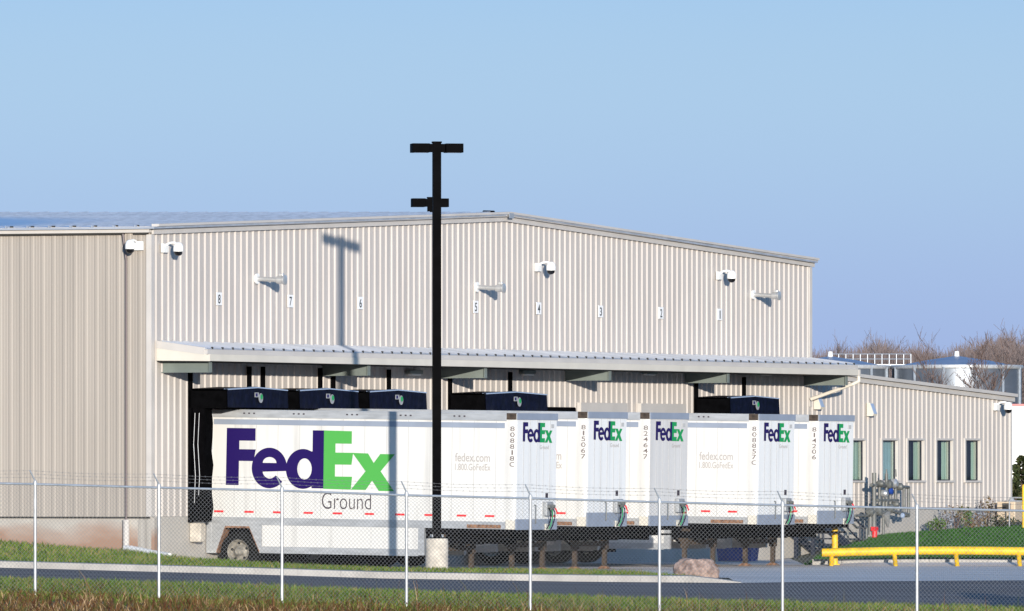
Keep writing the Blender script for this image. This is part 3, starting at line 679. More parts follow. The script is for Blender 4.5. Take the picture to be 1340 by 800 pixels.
# ------------------------------------------------------------------ trailers
LT, HWD, ZTOP, ZBOT = 8.63, 1.295, 3.955, 1.02
def make_trailer():
    r = thing('semi_trailer', 'x', 'trailer')
    # body: a box with the nose corners rounded
    nose = []
    rc = .07
    for i in range(6): a = math.radians(-90 + 90 * i / 5); nose.append((LT - rc + rc * math.cos(a), -HWD + rc + rc * math.sin(a)))
    for i in range(6): a = math.radians(90 * i / 5); nose.append((LT - rc + rc * math.cos(a), HWD - rc + rc * math.sin(a)))
    outline = [(0.02, HWD), (0.02, -HWD)] + nose
    MB().prism(outline, lambda a, b, d: (a, b, d), ZBOT + .02, ZTOP - .01).build('body', M['white'], r, True)
    MB().box(LT + .001, LT + .008, -HWD + .05, HWD - .05, ZBOT + .2, ZTOP - .16).build('nose_panel', M['nose'], r)
    mb = MB()
    for i in range(1, 6): yy = -HWD + .05 + i * (2 * HWD - .1) / 6; mb.box(LT + .0085, LT + .0125, yy - .012, yy + .012, ZBOT + .21, ZTOP - .17)
    mb.build('nose_seams', M['seam'], r)
    mb = MB()
    for i in range(1, 14): xx = .15 + i * .61; mb.box(xx - .008, xx + .008, -HWD - .004, -HWD - .001, ZBOT + .22, ZTOP - .2)
    mb.build('side_seams', M['seam'], r)
    def ring(z0, z1, o, x0=0.0):
        mb_ = MB(); mb_.box(x0, LT - .26, -HWD - o, -HWD - .0005, z0, z1); mb_.box(x0, LT - .0, HWD + .0005, HWD + o, z0, z1); return mb_
    mb = ring(ZTOP - .19, ZTOP, .022); mb.build('top_rail', M['rail'], r)
    MB().box(LT + .002, LT + .03, -HWD + .02, HWD - .02, ZTOP - .155, ZTOP + .012).build('nose_top_rail', M['band'], r)
    MB().box(LT - .255, LT + .001, -HWD - .02, -HWD - .001, ZTOP - .155, ZTOP + .01).build('corner_plate', M['legsteel'], r)
    MB().box(.1, LT - .1, -HWD + .05, HWD - .05, ZTOP - .008, ZTOP + .012).build('roof_sheet', M['alu'], r)
    for x0 in (1.0, 2.4, 3.9, 5.4, 6.9):
        for q in range(3): MB().box(x0 + q * .14, x0 + q * .14 + .05, -HWD - .03, -HWD - .0225, ZTOP - .10, ZTOP - .065).build('marker_lamp', M['darktext'], r)
    MB().box(.16, LT - .31, -HWD - .010, -HWD - .0045, ZTOP - .375, ZTOP - .24).build('upper_band', M['band'], r)
    mb = ring(ZBOT, ZBOT + .19, .018); mb.build('bottom_rail', M['rail'], r)
    MB().box(LT + .002, LT + .035, -HWD + .01, HWD - .01, ZBOT - .01, ZBOT + .26).build('nose_bottom_rail', M['band'], r)
    MB().box(LT - .25, LT - .005, -HWD - .02, -HWD - .001, ZBOT + .0, ZBOT + .24).build('corner_post', M['cream'], r)
    MB().box(LT - 1.32, LT - .38, -HWD - .03, -HWD - .019, ZBOT + .02, ZBOT + .11).build('coupler_plate', M['rust'], r)
    mb = MB(); mb.box(.0, .13, -HWD - .03, -HWD + .06, .28, ZTOP); mb.box(.0, .13, HWD - .06, HWD + .03, .28, ZTOP); mb.box(0.0, .14, -HWD + .061, HWD - .061, ZTOP - .2, ZTOP); mb.box(0, .2, -HWD + .061, HWD - .061, .9, 1.15)
    mb.build('rear_frame', M['rail'], r)
    # reflective tape
    for x0 in (.20, 1.06, 1.87, 2.73, 3.55, 4.45, 5.30, 6.12, 7.02, 7.80):
        MB().box(x0, x0 + .26, -HWD - .010, -HWD - .0045, 1.325, 1.375).build('reflective_tape', M['red'], r)
    MB().box(LT - .04, LT + .012, HWD - .35, HWD - .05, 1.33, 1.375).build('nose_tape', M['red'], r)
    # skirt with a wheel arch cut into it
    arch = [(.13, ZBOT), (.13, .28), (.28, .28), (.52, .93), (1.20, .93), (1.50, .30), (1.56, .30), (1.56, ZBOT)]
    for sgn in (-1, 1):
        MB().prism(arch, lambda a, b, d, q=sgn: (a, q * d, b), HWD - .02, HWD + .016).build('arch_panel', M['rail'], r)
        sk = MB().box(1.565, 5.95, *sorted((sgn * (HWD + .012), sgn * (HWD - .02))), .47, ZBOT - .003).build('side_skirt', M['white'], r)
        MB().box(1.565, 5.95, *sorted((sgn * (HWD + .016), sgn * (HWD - .016))), .30, .467).build('skirt_edge', M['rail'], sk)
        MB().box(5.953, 6.12, *sorted((sgn * (HWD + .012), sgn * (HWD - .10))), .32, ZBOT - .003).build('skirt_end', M['rail'], sk)
    mb = MB()
    for pa, pb in (((.28, .28), (.52, .93)), ((.52, .93), (1.20, .93)), ((1.20, .93), (1.50, .30))):
        mb.hexa([(pa[0], -HWD - .018, pa[1]), (pb[0], -HWD - .018, pb[1]), (pb[0], -HWD + .3, pb[1]), (pa[0], -HWD + .3, pa[1])],
                [(pa[0], -HWD - .018, pa[1] + .05), (pb[0], -HWD - .018, pb[1] + .05), (pb[0], -HWD + .3, pb[1] + .05), (pa[0], -HWD + .3, pa[1] + .05)])
    mb.build('arch_lip', M['rust'], r)
    # wheels
    wc, wr = (.86, .33), .52
    for sgn in (-1, 1):
        yo = sgn * (HWD - .06); q = -sgn
        wh_ = MB().lathe([(.30, 0.02), (.44, 0.0), (.50, .03), (wr, .08), (wr, .46), (.5, .5), (.3, .5)] if sgn < 0 else [(.30, -.02), (.44, 0), (.50, -.03), (wr, -.08), (wr, -.46), (.5, -.5), (.3, -.5)], (wc[0], yo, wc[1]), 'y', 32).build('wheel', M['tyre'], r, True)
        pr = [(.305, .0), (.29, .0), (.27, .05), (.22, .12), (.16, .10), (.11, .03), (.085, -.02), (.05, -.03), (.0001, -.03)]
        MB().lathe([(a, -sgn * b if sgn > 0 else b) for a, b in pr], (wc[0], yo, wc[1]), 'y', 28).build('rim', M['rim'], wh_, True)
        mb = MB()
        for i in range(5):
            a = 2 * math.pi * i / 5 + .4; mb.lathe([(.0001, 0), (.034, 0), (.034, .012), (.0001, .012)], (wc[0] + .215 * math.cos(a), yo + (-sgn * -.0) + (.085 if sgn < 0 else -.095), wc[1] + .215 * math.sin(a)), 'y', 10)
        mb.build('hand_hole', M['under'], wh_)
    MB().cyl((wc[0], -1.1, wc[1]), (wc[0], 1.1, wc[1]), .07, .07, 10).build('axle', M['under'], r)
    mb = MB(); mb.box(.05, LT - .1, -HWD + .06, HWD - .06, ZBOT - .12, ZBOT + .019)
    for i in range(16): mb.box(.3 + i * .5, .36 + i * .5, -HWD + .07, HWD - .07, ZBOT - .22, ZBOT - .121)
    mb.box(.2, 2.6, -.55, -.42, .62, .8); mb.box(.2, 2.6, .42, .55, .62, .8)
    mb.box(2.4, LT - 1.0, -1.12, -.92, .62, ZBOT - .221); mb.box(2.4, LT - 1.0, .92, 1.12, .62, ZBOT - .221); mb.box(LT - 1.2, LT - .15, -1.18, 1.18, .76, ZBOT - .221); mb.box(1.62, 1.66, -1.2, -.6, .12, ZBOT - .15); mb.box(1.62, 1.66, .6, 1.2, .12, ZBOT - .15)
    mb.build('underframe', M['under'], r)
    # landing gear
    lx = 6.42
    for sgn in (-1, 1):
        yy = sgn * .98
        lg = MB(); lg.box(lx - .085, lx + .085, yy - .085, yy + .085, .36, ZBOT - .02); lg.box(lx - .055, lx + .055, yy - .055, yy + .055, -.14, .36)
        l_ = lg.build('landing_leg', M['legsteel'], r)
        MB().hexa([(lx - .17, yy - .13, -.165), (lx + .17, yy - .13, -.165), (lx + .17, yy + .13, -.165), (lx - .17, yy + .13, -.165)],
                  [(lx - .07, yy - .07, -.09), (lx + .07, yy - .07, -.09), (lx + .07, yy + .07, -.09), (lx - .07, yy + .07, -.09)]).build('foot', M['rust'], l_)
        MB().prism([(lx - .2, .86), (lx + .2, .86), (lx + .12, .52), (lx - .12, .52)], lambda a, b, d: (a, d, b), yy - .1, yy - .087).build('gusset', M['legsteel'], l_)
        MB().cyl((lx - .05, yy, .42), (lx - .75, yy * .9, ZBOT - .1), .035, .035, 8).build('brace', M['under'], r)
    mb = MB(); mb.box(lx - .04, lx + .04, -.89, .89, .44, .56); mb.build('cross_brace', M['legsteel'], r)
    mb = MB(); mb.cyl((lx - .03, -.9, .40), (lx - .03, .9, .86), .03, .03, 8); mb.build('cross_brace', M['under'], r)
    # nose hardware
    b_ = MB().bevbox(LT + .009, LT + .13, .42, .84, 1.36, 1.72, .02).build('connection_box', M['boxgrey'], r)
    mb = MB()
    for yy, zz in ((.5, 1.60), (.63, 1.54), (.76, 1.60)): mb.cyl((LT + .13, yy, zz), (LT + .2, yy, zz), .055, .045, 10)
    mb.build('gladhand', M['pipe'], b_)
    for nm_, yy, m_ in (('red_hose', .93, M['red']), ('green_hose', .62, M['green2']), ('black_hose', .50, M['rubber']), ('black_hose', .76, M['rubber'])):
        MB().tube([(LT + .15, yy - .03, 1.58), (LT + .2, yy, 1.46), (LT + .18, yy + .04, 1.30), (LT + .14, yy + .02, 1.12), (LT + .1, yy - .02, 1.02)] if nm_ != 'red_hose' else [(LT + .12, .82, 1.62), (LT + .17, .90, 1.52), (LT + .17, .99, 1.42)], .022 if nm_ == 'red_hose' else .013, 6).build(nm_, m_, b_)
    MB().box(LT + .045, LT + .07, .48, .72, 1.0, 1.16).build('grey_socket', M['cream'], r)
    MB().box(LT + .009, LT + .014, .58, .74, 1.80, 1.94).build('placard', M['darktext'], r)
    mb = MB(); mb.tube([(LT + .01, -.12, 1.16), (LT + .06, -.12, 1.18), (LT + .06, -.12, 1.62), (LT + .01, -.12, 1.64)], .014, 6); mb.build('grab_handle', M['pipe'], r)
    MB().box(LT + .0135, LT + .017, .88, 1.06, ZTOP - .36, ZTOP - .26).build('sticker', M['seam'], r)
    # writing
    yS = -HWD - .0065
    wordmark(r, lambda a, b, e: (.52 + a, yS - e, 1.94 + b), 4.75, 1.55, M['purple'], M['green'])
    lettering('wordmark_subtitle', 'Ground', 1.38, .42, lambda a, b: (3.24 + a, yS, 1.46 + b), M['darktext'], r, -0.012)
    lettering('web_address', 'fedex.com', .97, .22, lambda a, b: (6.95 + a, yS, 2.72 + b), M['greytext'], r, 0.008)
    lettering('phone_text', '1.800.GoFedEx', .99, .17, lambda a, b: (6.95 + a, yS, 2.50 + b), M['greytext'], r, 0.006)
    xN = LT + .0165
    wordmark(r, lambda a, b, e: (xN + e, -.90 + a, 3.22 + b), 1.86, .52, M['purple'], M['green2'])
    lettering('wordmark_subtitle', 'Ground', .56, .10, lambda a, b: (xN, .18 + a, 3.06 + b), M['greytext'], r, -0.008)
    return r
def unit_number(r, s):
    # characters stacked down the nose end of the side wall
    mb = MB(); h = .118
    for i, ch in enumerate(s):
        v, f, sz = glyph_mesh(ch, 0.008)
        w = .145 * min(1, sz[0] / .5) if ch != '1' else .045
        z0 = 3.66 - (i + 1) * .15
        mb.add([(LT - .18 + a * w + (0.085 - w / 2), -HWD - .0065, z0 + b * h) for a, b in v], f)
    mb.build('unit_number', M['numtext'], r)
TR = [(673.0, '808818C', .14, 'nearest white box trailer, with huge purple and green lettering along its side'),
      (766.0, '815067', .20, 'second white box trailer from the left, its side mostly hidden, number 815067'),
      (847.5, '824647', .20, 'third white box trailer from the left, greyest nose of the row, number 824647'),
      (989.5, '808857C', .20, 'fourth white box trailer from the left, pale web address on its side, number 808857C'),
      (1068.0, '814206', .20, 'rightmost white box trailer, nose beside the annex windows, number 814206')]
proto = make_trailer()
TPOS = []
for i, (xn, num, rz_, lab) in enumerate(TR):
    o = proto if i == 0 else copy_tree(proto)
    t = twx(xn, .06 + LT) + HWD
    TPOS.append(t)
    o.location = wall_pt(t, .06, rz_); o.rotation_euler = (0, .0145, ROT_TRL)
    tag(o, lab, 'trailer', 'white box trailers backed up to the docks')
    o['_n'] = num
    for ch in o.children:
        st = ch.name.split('.')[0]
        if i in (1, 4) and st == 'nose_bottom_rail': ch.scale.z = 1.35; ch.location.z = (ZBOT - .01) * (1 - 1.35)
        if i == 2 and st == 'nose_panel': ch.data = ch.data.copy(); ch.data.materials[0] = M['nose_grey']
for o in [x for x in list(COL.objects) if x.get('_n')]:
    unit_number(o, o['_n']); del o['_n']

# ------------------------------------------------------------------ wall fittings
def plaque(num, x, y):
    t, z = wz(x, y)
    r = thing('number_sign', 'small white wall sign with black number %s' % num, 'sign', wall_pt(t, .034, z), ROT_WALL, 'dock number signs on the wall')
    MB().bevbox(-.165, .165, -.02, 0, -.16, .17, .006).build('plate', M['sign'], r)
    w = .15 if num != '1' else .07
    lettering('digit', num, w, .235, lambda a, b: (a - w / 2 + .0, -.0215, b - .1175), M['ink'], r, .012)
for n_, (x, y) in {'8': (284.5, 391.5), '7': (378, 394.5), '6': (469.5, 397), '5': (620.5, 402), '4': (703, 404), '3': (784, 408), '2': (863, 410), '1': (940, 412)}.items():
    plaque(n_, x, y)

def security_camera(label, loc, rz, flip):
    r = thing('security_camera', label, 'security camera', loc, rz, 'white dome cameras on the warehouse'); r.scale = (.88, .88, .88)
    MB().bevbox(-.17, .17, -.10, 0, -.13, .13, .012).build('mount_box', M['campaint'], r)
    s = -1 if flip else 1
    pts = []
    for i in range(9):
        a = math.radians(180 - 160 * i / 8); pts.append((s * .05 * i / 8, -.10 - .30 * (1 - math.cos(math.pi * i / 8)) / 2 * 1.1, .07 + .09 * math.sin(a)))
    MB().tube(pts, .032, 8).build('arm', M['campaint'], r, True)
    e = pts[-1]
    MB().lathe([(.0001, .17), (.06, .165), (.115, .12), (.145, .04), (.15, -.03), (.145, -.10), (.0001, -.10)], (e[0], e[1] - .03, e[2] - .10), 'z', 20).build('housing', M['campaint'], r, True)
    MB().lathe([(.125, -.10), (.115, -.17), (.07, -.215), (.0001, -.23)], (e[0], e[1] - .03, e[2] - .10), 'z', 18).build('dome', M['lens'], r, True)
    return r
t, z = wz(212, 325); security_camera('white dome camera on the dock wall just right of the building corner, above number 8', wall_pt(t, .034, z), ROT_WALL, False)
t, z = wz(701, 350); security_camera('white dome camera high on the dock wall above number 4', wall_pt(t, .034, z), ROT_WALL, False)
t, z = wz(938, 361); security_camera('white dome camera on the dock wall above number 1', wall_pt(t, .034, z), ROT_WALL, False)
t, z = wz(1301, 532.5); security_camera('white dome camera on the annex wall by its right corner', wall_pt(t, .034, z), ROT_WALL, False)
lc = wall_pt(TC, 0) - U * ((197 - 182) / 47.0) - W * .034
security_camera('white dome camera on the plain side wall just left of the building corner', (lc.x, lc.y, zat(322, lc.y)), ROT_TRL, True)

def arm_lamp(label, x, y):
    t, z = wz(x, y)
    r = thing('wall_lamp', label, 'wall lamp', wall_pt(t, .034, z), ROT_WALL, 'steel arm lamps on the dock wall')
    MB().lathe([(.0001, -.04), (.14, -.04), (.14, 0), (.0001, 0)], (0, 0, -.02), 'y', 18).build('base_plate', M['campaint'], r, True)
    MB().cyl((0, -.04, -.02), (0, -.62, -.055), .062, .062, 14).build('arm', M['steelarm'], r, True)
    MB().lathe([(.0001, 0), (.09, 0), (.10, -.04), (.10, -.19), (.13, -.20), (.13, -.245), (.09, -.25), (.0001, -.25)], (0, -.58, -.055), 'y', 20).build('lamp_head', M['steelarm'], r, True)
    MB().bevbox(-.05, .05, -.78, -.66, .04, .115, .015).build('photocell', M['steelarm'], r)
arm_lamp('steel arm lamp on the dock wall above number 7', 334, 364)
arm_lamp('steel arm lamp on the dock wall near number 5', 622, 375)
arm_lamp('steel arm lamp at the right end of the dock wall', 984, 385)

def wall_pack(label, x, y):
    t, z = wz(x, y)
    r = thing('wall_light', label, 'wall light', wall_pt(t, .034, z), ROT_WALL, 'cream wedge lights on the annex')
    prof = [(0, .17), (0, -.22), (-.20, -.22), (-.22, -.16), (-.10, .17)]
    MB().prism(prof, lambda a, b, d: (d, a, b), -.14, .14).build('housing', M['cream'], r)
    MB().prism([(-.222, -.15), (-.235, -.15), (-.115, .15), (-.104, .15)], lambda a, b, d: (d, a, b), -.12, .12).build('lens_panel', M['bluegrey'], r)
wall_pack('cream wedge wall light above the rightmost trailer', 1066, 526)
wall_pack('cream wedge wall light on the annex, right of the rightmost trailer', 1135, 535)
for x, lab in ((537, 'flat lamp under the canopy just left of the light pole'), (685, 'flat lamp under the canopy above the number 5 dock shelter'), (845, 'flat lamp under the canopy between numbers 3 and 2'), (997, 'flat lamp under the right end of the canopy')):
    t, z = wz(x, 488)
    r = thing('canopy_lamp', lab, 'lamp', wall_pt(t, .034, z), ROT_WALL, 'flat lamps under the canopy')
    MB().bevbox(-.42, .42, -.16, 0, -.03, .07, .02).build('housing', M['bracket'], r)
    MB().bevbox(-.30, .30, -.15, -.02, -.075, -.031, .012).build('diffuser', M['campaint'], r)

# ------------------------------------------------------------------ light poles
def light_pole(label, x, Y, base_z, top_z, pw, fl, fh, concrete):
    X = (x - CX) / F * Y
    r = thing('light_pole', label, 'light pole', (X, Y, base_z), 0.16, 'black parking lot light poles')
    h = top_z - base_z
    z0 = 0
    if concrete:
        MB().lathe([(.0001, -.3), (.28, -.3), (.285, .0), (.285, .82), (.265, .86), (.0001, .87)], (0, 0, 0), 'z', 28).build('concrete_base', M['basecol'], r, True)
        MB().box(-.17, .17, -.17, .17, .865, .89).build('base_plate', M['black_steel'], r)
        mb = MB()
        for a in (-.13, .13):
            for b in (-.13, .13): mb.cyl((a, b, .88), (a, b, .96), .02, .02, 6)
        mb.build('anchor_bolts', M['galv'], r); z0 = .89
    MB().box(-pw, pw, -pw, pw, z0, h).build('shaft', M['black_steel'], r)
    MB().box(-pw - .015, pw + .015, -pw - .015, pw + .015, h + .001, h + .04).build('cap', M['black_steel'], r)
    for s in (-1, 1):
        a, b = sorted((s * (pw + .003), s * (pw + .12)))
        f_ = MB().box(a, b, -.10, .10, h - fh, h - .02).build('lamp_arm', M['black_steel'], r)
        a, b = sorted((s * (pw + .10), s * (pw + .10 + fl)))
        MB().bevbox(a, b, -.22, .22, h - fh - .012, h - .012, .012).build('lamp_head', M['black_steel'], r)
        MB().box(a + .06, b - .06, -.17, .17, h - fh - .014, h - fh - .011).build('lamp_glass', M['lens'], f_)
light_pole('tall black square light pole on a concrete footing in front of the nearest trailer', 571.5, 264.3, gz1(-1.87, 264.3), zat(187.5, 264.3), .098, .44, .225, True)
light_pole('far black twin light pole rising behind the warehouse roof', 562.5, 385.0, 1.0, zat(259.5, 385.0), .085, .48, .31, False)

# ------------------------------------------------------------------ boulder
bm = bmesh.new(); bmesh.ops.create_icosphere(bm, subdivisions=4, radius=1.0)
from mathutils import noise
for v in bm.verts:
    c = v.co.copy(); n1 = noise.noise(c * 1.3 + Vector((3, 1, 7))); n2 = noise.noise(c * 3.5 + Vector((9, 2, 1))); n3 = noise.noise(c * 9)
    k = 1 + .16 * n1 + .07 * n2 + .025 * n3
    z = max(-.4, min(.74 + .16 * n1 + .08 * n2, c.z * k))
    v.co = Vector((c.x * k * .56, c.y * k * .42, (z + .4) * .40))
me = bpy.data.meshes.new('boulder'); bm.to_mesh(me); bm.free(); me.materials.append(M['rock'])
bo = bpy.data.objects.new('boulder', me); COL.objects.link(bo)
bp_ = img(911, 752, 256.0); bo.location = (bp_.x, 256.0, gz1(bp_.x, 256.0) - .04); bo.rotation_euler = (0, 0, .3)
tag(bo, 'pink granite boulder at the end of the grass strip by the kerb', 'boulder')

# ------------------------------------------------------------------ yellow guard rail
YR = 291.0
r = thing('guard_rail', 'yellow steel pipe guard rail along the edge of the yard in front of the lawn', 'guard rail', ((1200 - CX) / F * YR, YR, gz1((1200 - CX) / F * YR, YR)))
ox = r.location.x; oz = r.location.z
pts = []
for x, y in ((1075.5, 723.5), (1110, 722.5), (1150, 721.6), (1200, 720.8), (1250, 720.6), (1300, 721.0), (1345, 721.8), (1400, 723.5)):
    q = img(x, y, YR); pts.append((q.x - ox, 0, q.z - oz))
MB().tube(pts, .115, 16).build('rail', M['yellow'], r, True)
for x in (1088, 1170.5, 1251, 1333):
    X = (x - CX) / F * YR - ox
    mb = MB(); mb.cyl((X, -.02, .30), (X + (.02 if x > 1100 else -.02), -.45, -.03), .062, .062, 10); mb.build('leg', M['yellow'], r, True)
r = thing('bollard', 'upright yellow bollard behind the left end of the yellow pipe rail', 'bollard', ((1092.5 - CX) / F * 291.6, 291.6, gz1((1092.5 - CX) / F * 291.6, 291.6)))
MB().lathe([(.0001, -.1), (.085, -.1), (.085, 1.06), (.075, 1.085), (.04, 1.10), (.0001, 1.105)], (0, 0, 0), 'z', 18).build('pipe', M['yellow'], r, True)
MB().lathe([(.0001, 0), (.15, 0), (.15, .02), (.0001, .02)], (0, 0, 0.002), 'z', 18).build('base_flange', M['yellow'], r, True)
X = (1339.5 - CX) / F * 318
r = thing('bollard', 'yellow bollard beyond the annex at the right edge', 'bollard', (X, 318, gz1(X, 318)))
MB().lathe([(.0001, -.1), (.045, -.1), (.045, 1.28), (.03, 1.32), (.0001, 1.33)], (0, 0, 0), 'z', 14).build('pipe', M['yellow'], r, True)

# ------------------------------------------------------------------ steel stairs between the trailers and the annex
ts = twx(1003)
r = thing('dock_stairs', 'dark steel stairs going down from the dock beside the annex, partly behind the rightmost trailer', 'stairs', wall_pt(ts, 0), ROT_WALL)
top_z = 1.25; n = 7; run = .46 * n; sx0 = .55
MB().box(-.9, sx0, -1.35, -.12, top_z - .06, top_z).build('landing', M['bluesteel'], r)
for yy in (-1.38, -.10):
    MB().hexa([(sx0, yy - .02, top_z - .3), (sx0 + run, yy - .02, -.06), (sx0 + run, yy + .02, -.06), (sx0, yy + .02, top_z - .3)],
              [(sx0, yy - .02, top_z + .02), (sx0 + run, yy - .02, .2), (sx0 + run, yy + .02, .2), (sx0, yy + .02, top_z + .02)]).build('stringer', M['bluesteel'], r)
    mb = MB(); mb.tube([(-.9, yy, top_z + 1.0), (sx0, yy, top_z + 1.0), (sx0 + run, yy, .98), (sx0 + run + .3, yy, .9), (sx0 + run + .3, yy, 0)], .03, 8)
    mb.tube([(sx0, yy, top_z + .5), (sx0 + run, yy, .5)], .025, 8)
    for a, zz in ((-.88, top_z), (sx0, top_z), (sx0 + run * .5, .62), (sx0 + run, .02)): mb.cyl((a, yy, zz), (a, yy, zz + .97), .028, .028, 8)
    mb.build('handrail', M['bluesteel'], r)
for i in range(n):
    zz = top_z - (i + 1) * (top_z / (n + .5)); MB().box(sx0 + i * .46, sx0 + i * .46 + .30, -1.355, -.125, zz - .04, zz).build('tread', M['bluesteel'], r)
for a in (-.8, .5): 
    MB().box(a - .05, a + .05, -1.3, -1.2, -.2, top_z - .063).build('post', M['bluesteel'], r)

# grey pipe guard in front of the gas meter
tg = twx(1128)
r = thing('pipe_rail', 'dark pipe rail standing between the bollard and the gas meter', 'pipe rail', wall_pt(tg, .9), ROT_WALL)
def gp(x, y, p=.9):
    t, z = wz(x, y, p); return (t - tg, 0, z)
MB().tube([gp(1098, 676), gp(1113, 682), gp(1121, 690.5), gp(1134, 690.5), gp(1134, 709)], .035, 8).build('top_rail', M['pipe'], r)
MB().tube([gp(1090, 706), gp(1134, 706)], .032, 8).build('lower_rail', M['pipe'], r)
MB().tube([gp(1109.5, 686), gp(1109.5, 716)], .035, 8).build('post', M['pipe'], r)

# ------------------------------------------------------------------ gas meter set
tm = twx(1165)
PM = .7
r = thing('gas_meter', 'grey gas meter and regulator piping standing against the annex wall below the windows', 'gas meter', wall_pt(tm, PM), ROT_WALL)
def mp_(x, y, d=0.0):
    t, z = wz(x, y, PM + d); return (t - tm, -d, z)
def pipe(nm_, pts, rad, m=M['pipe']): MB().tube([mp_(*q) for q in pts], rad, 8).build(nm_, m, r, True)
for pts, rad in (([(1144, 619), (1144, 714)], .07), ([(1151, 628), (1151, 668)], .05), ([(1160, 620), (1160, 665)], .05), ([(1165, 640), (1165, 662)], .05), ([(1156, 650), (1156, 700)], .045), ([(1172, 636), (1172, 672)], .05),
                 ([(1183, 638), (1183, 675), (1189, 675), (1189, 638), (1176, 637)], .05), ([(1135, 669), (1152, 671), (1168, 669), (1189, 674)], .06), ([(1140, 635), (1156, 636), (1176, 638)], .055),
                 ([(1139, 672), (1139, 700)], .07), ([(1119, 675), (1138, 675)], .04), ([(1148, 655), (1175, 655)], .05)):
    pipe('pipe', pts, rad)
def disc(nm_, x, y, rad, dep, m, d=.05):
    c = mp_(x, y, d); MB().lathe([(.0001, -dep), (rad * .6, -dep), (rad, -dep * .5), (rad, dep * .5), (rad * .6, dep), (.0001, dep)], c, 'y', 16).build(nm_, m, r, True)
for x, y, rad, m_ in ((1163, 634, .13, M['pipe']), (1170, 633, .14, M['alu']), (1177, 637, .11, M['pipe']), (1152, 633, .10, M['pipe']), (1157, 646, .11, M['alu']), (1165, 666, .14, M['pipe']), (1150, 668, .16, M['pipe']), (1172, 660, .10, M['pipe']), (1139, 670, .13, M['pipe'])):
    disc('regulator', x, y, rad, .11, m_)
disc('blue_valve', 1166, 643, .10, .06, M['blue'], .1); disc('blue_valve', 1181, 675, .08, .06, M['bluegrey'], .1)
c0, c1 = mp_(1162, 690, .06), mp_(1159, 672, .06); MB().cyl(c0, c1, .03, .15, 12).build('relief_cone', M['alu'], r, True)
c0, c1 = mp_(1144.5, 709, .15), mp_(1144.5, 694, .15); MB().cyl(c0, c1, .08, .08, 12).build('red_valve', M['red'], r, True)
MB().box(c1[0] - .14, c1[0] + .14, c1[1] - .06, c1[1] + .06, c1[2] - .02, c1[2] + .1).build('red_handle', M['red'], r)
for x, y in ((1145, 632), (1172, 624), (1160, 624)): 
    c = mp_(x, y); MB().cyl(c, (c[0], c[1], c[2] + .22), .035, .02, 8).build('vent_stub', M['pipe'], r)

# ------------------------------------------------------------------ cabinet beside the annex
tq = twx(1306)
r = thing('utility_cabinet', 'tan utility cabinet standing against the annex at its right end', 'utility cabinet', wall_pt(tq, .5), ROT_WALL)
za = zat(656.5, wY(tq, .5)); zb_ = zat(683, wY(tq, .5))
MB().bevbox(-.62, .62, -.30, .30, zb_, za, .025).build('housing', M['tan'], r)
MB().box(-.68, .68, -.34, .34, zb_ - .07, zb_ - .002).build('plinth', M['gap'], r)
MB().box(-.05, .12, -.316, -.302, zb_ + .38, zb_ + .50).build('white_notice', M['sign'], r)
MB().cyl((-.15, 0, za), (-.15, 0, za + .12), .12, .05, 10).build('vent_cap', M['galv'], r)
MB().box(-.66, -.622, -.15, .1, za - .28, za - .05).build('handle_box', M['gap'], r)
X = (1330 - CX) / F * 322
r = thing('pipe_barrier', 'small grey square pipe barrier behind the tan cabinet', 'barrier', (X, 322, gz1(X, 322)))
zt = zat(656, 322) - r.location.z; w_ = .21
MB().tube([(-w_, 0, 0), (-w_, 0, zt), (w_, 0, zt), (w_, 0, 0)], .022, 8).build('hoop', M['galv'], r)
MB().tube([(-w_, 0, .9), (w_, 0, .9)], .02, 8).build('cross_bar', M['galv'], r)

# blue bins under the trailers
for (x, lab) in ((957, 'blue plastic bin under the trailers, left one of two, right of the boulder'), (974, 'blue plastic bin under the trailers, right one of two, by the landing legs')):
    Yq = 303.0; X = (x - CX) / F * Yq
    r = thing('storage_bin', lab, 'bin', (X, Yq, gz1(X, Yq)), -.4, 'blue bins under the trailers')
    MB().hexa([(-.30, -.26, 0.02), (.30, -.26, 0.02), (.30, .26, 0.02), (-.30, .26, 0.02)], [(-.36, -.31, .62), (.36, -.31, .62), (.36, .31, .62), (-.36, .31, .62)]).build('tub', M['blue'], r)
    MB().bevbox(-.39, .39, -.34, .34, .622, .68, .015).build('lid', M['blue'], r)

# ------------------------------------------------------------------ chain-link fence
FX = [-116, 46, 208, 369, 532, 694, 863, 1024, 1200, 1370]
def fY(x): return 209.0 - (x - 46) * 6.0 / 1154.0
def f_top(x): return np.interp(x, [-116, 46, 208, 369, 532, 694, 863, 1024, 1200, 1370], [629, 632.5, 637, 641, 647, 651, 656, 660, 664, 668])
r = thing('chain_link_fence', 'galvanised chain-link fence with barbed wire arms across the foreground', 'fence', (0, 206, gz1(0, 206)))
O = r.location.copy()
def fp(x, y=None, z=None):
    Y = fY(x); X = (x - CX) / F * Y
    return Vector((X, Y, zat(y, Y) if z is None else z)) - O
tops = []
for x in FX:
    p = fp(x, f_top(x)); g = gz1(p.x + O.x, p.y + O.y) - O.z
    po = MB().cyl((p.x, p.y, g - .2), (p.x, p.y, p.z + .02), .030, .030, 12).build('post', M['galv'], r, True)
    MB().lathe([(.0001, .05), (.03, .04), (.04, 0), (.04, -.05)], (p.x, p.y, p.z + .01), 'z', 12).build('post_cap', M['galv'], po, True)
    e = Vector((p.x - .10, p.y - .12, p.z + .25))
    MB().cyl((p.x, p.y, p.z + .04), e, .016, .012, 8).build('barb_arm', M['rail_galv'], po)
    tops.append((p, e, g))
mb = MB()
for (a, _, _), (b, _, _) in zip(tops[:-1], tops[1:]): mb.cyl(a + Vector((0, 0, -.02)), b + Vector((0, 0, -.02)), .023, .023, 10)
mb.build('top_rail', M['rail_galv'], r, True)
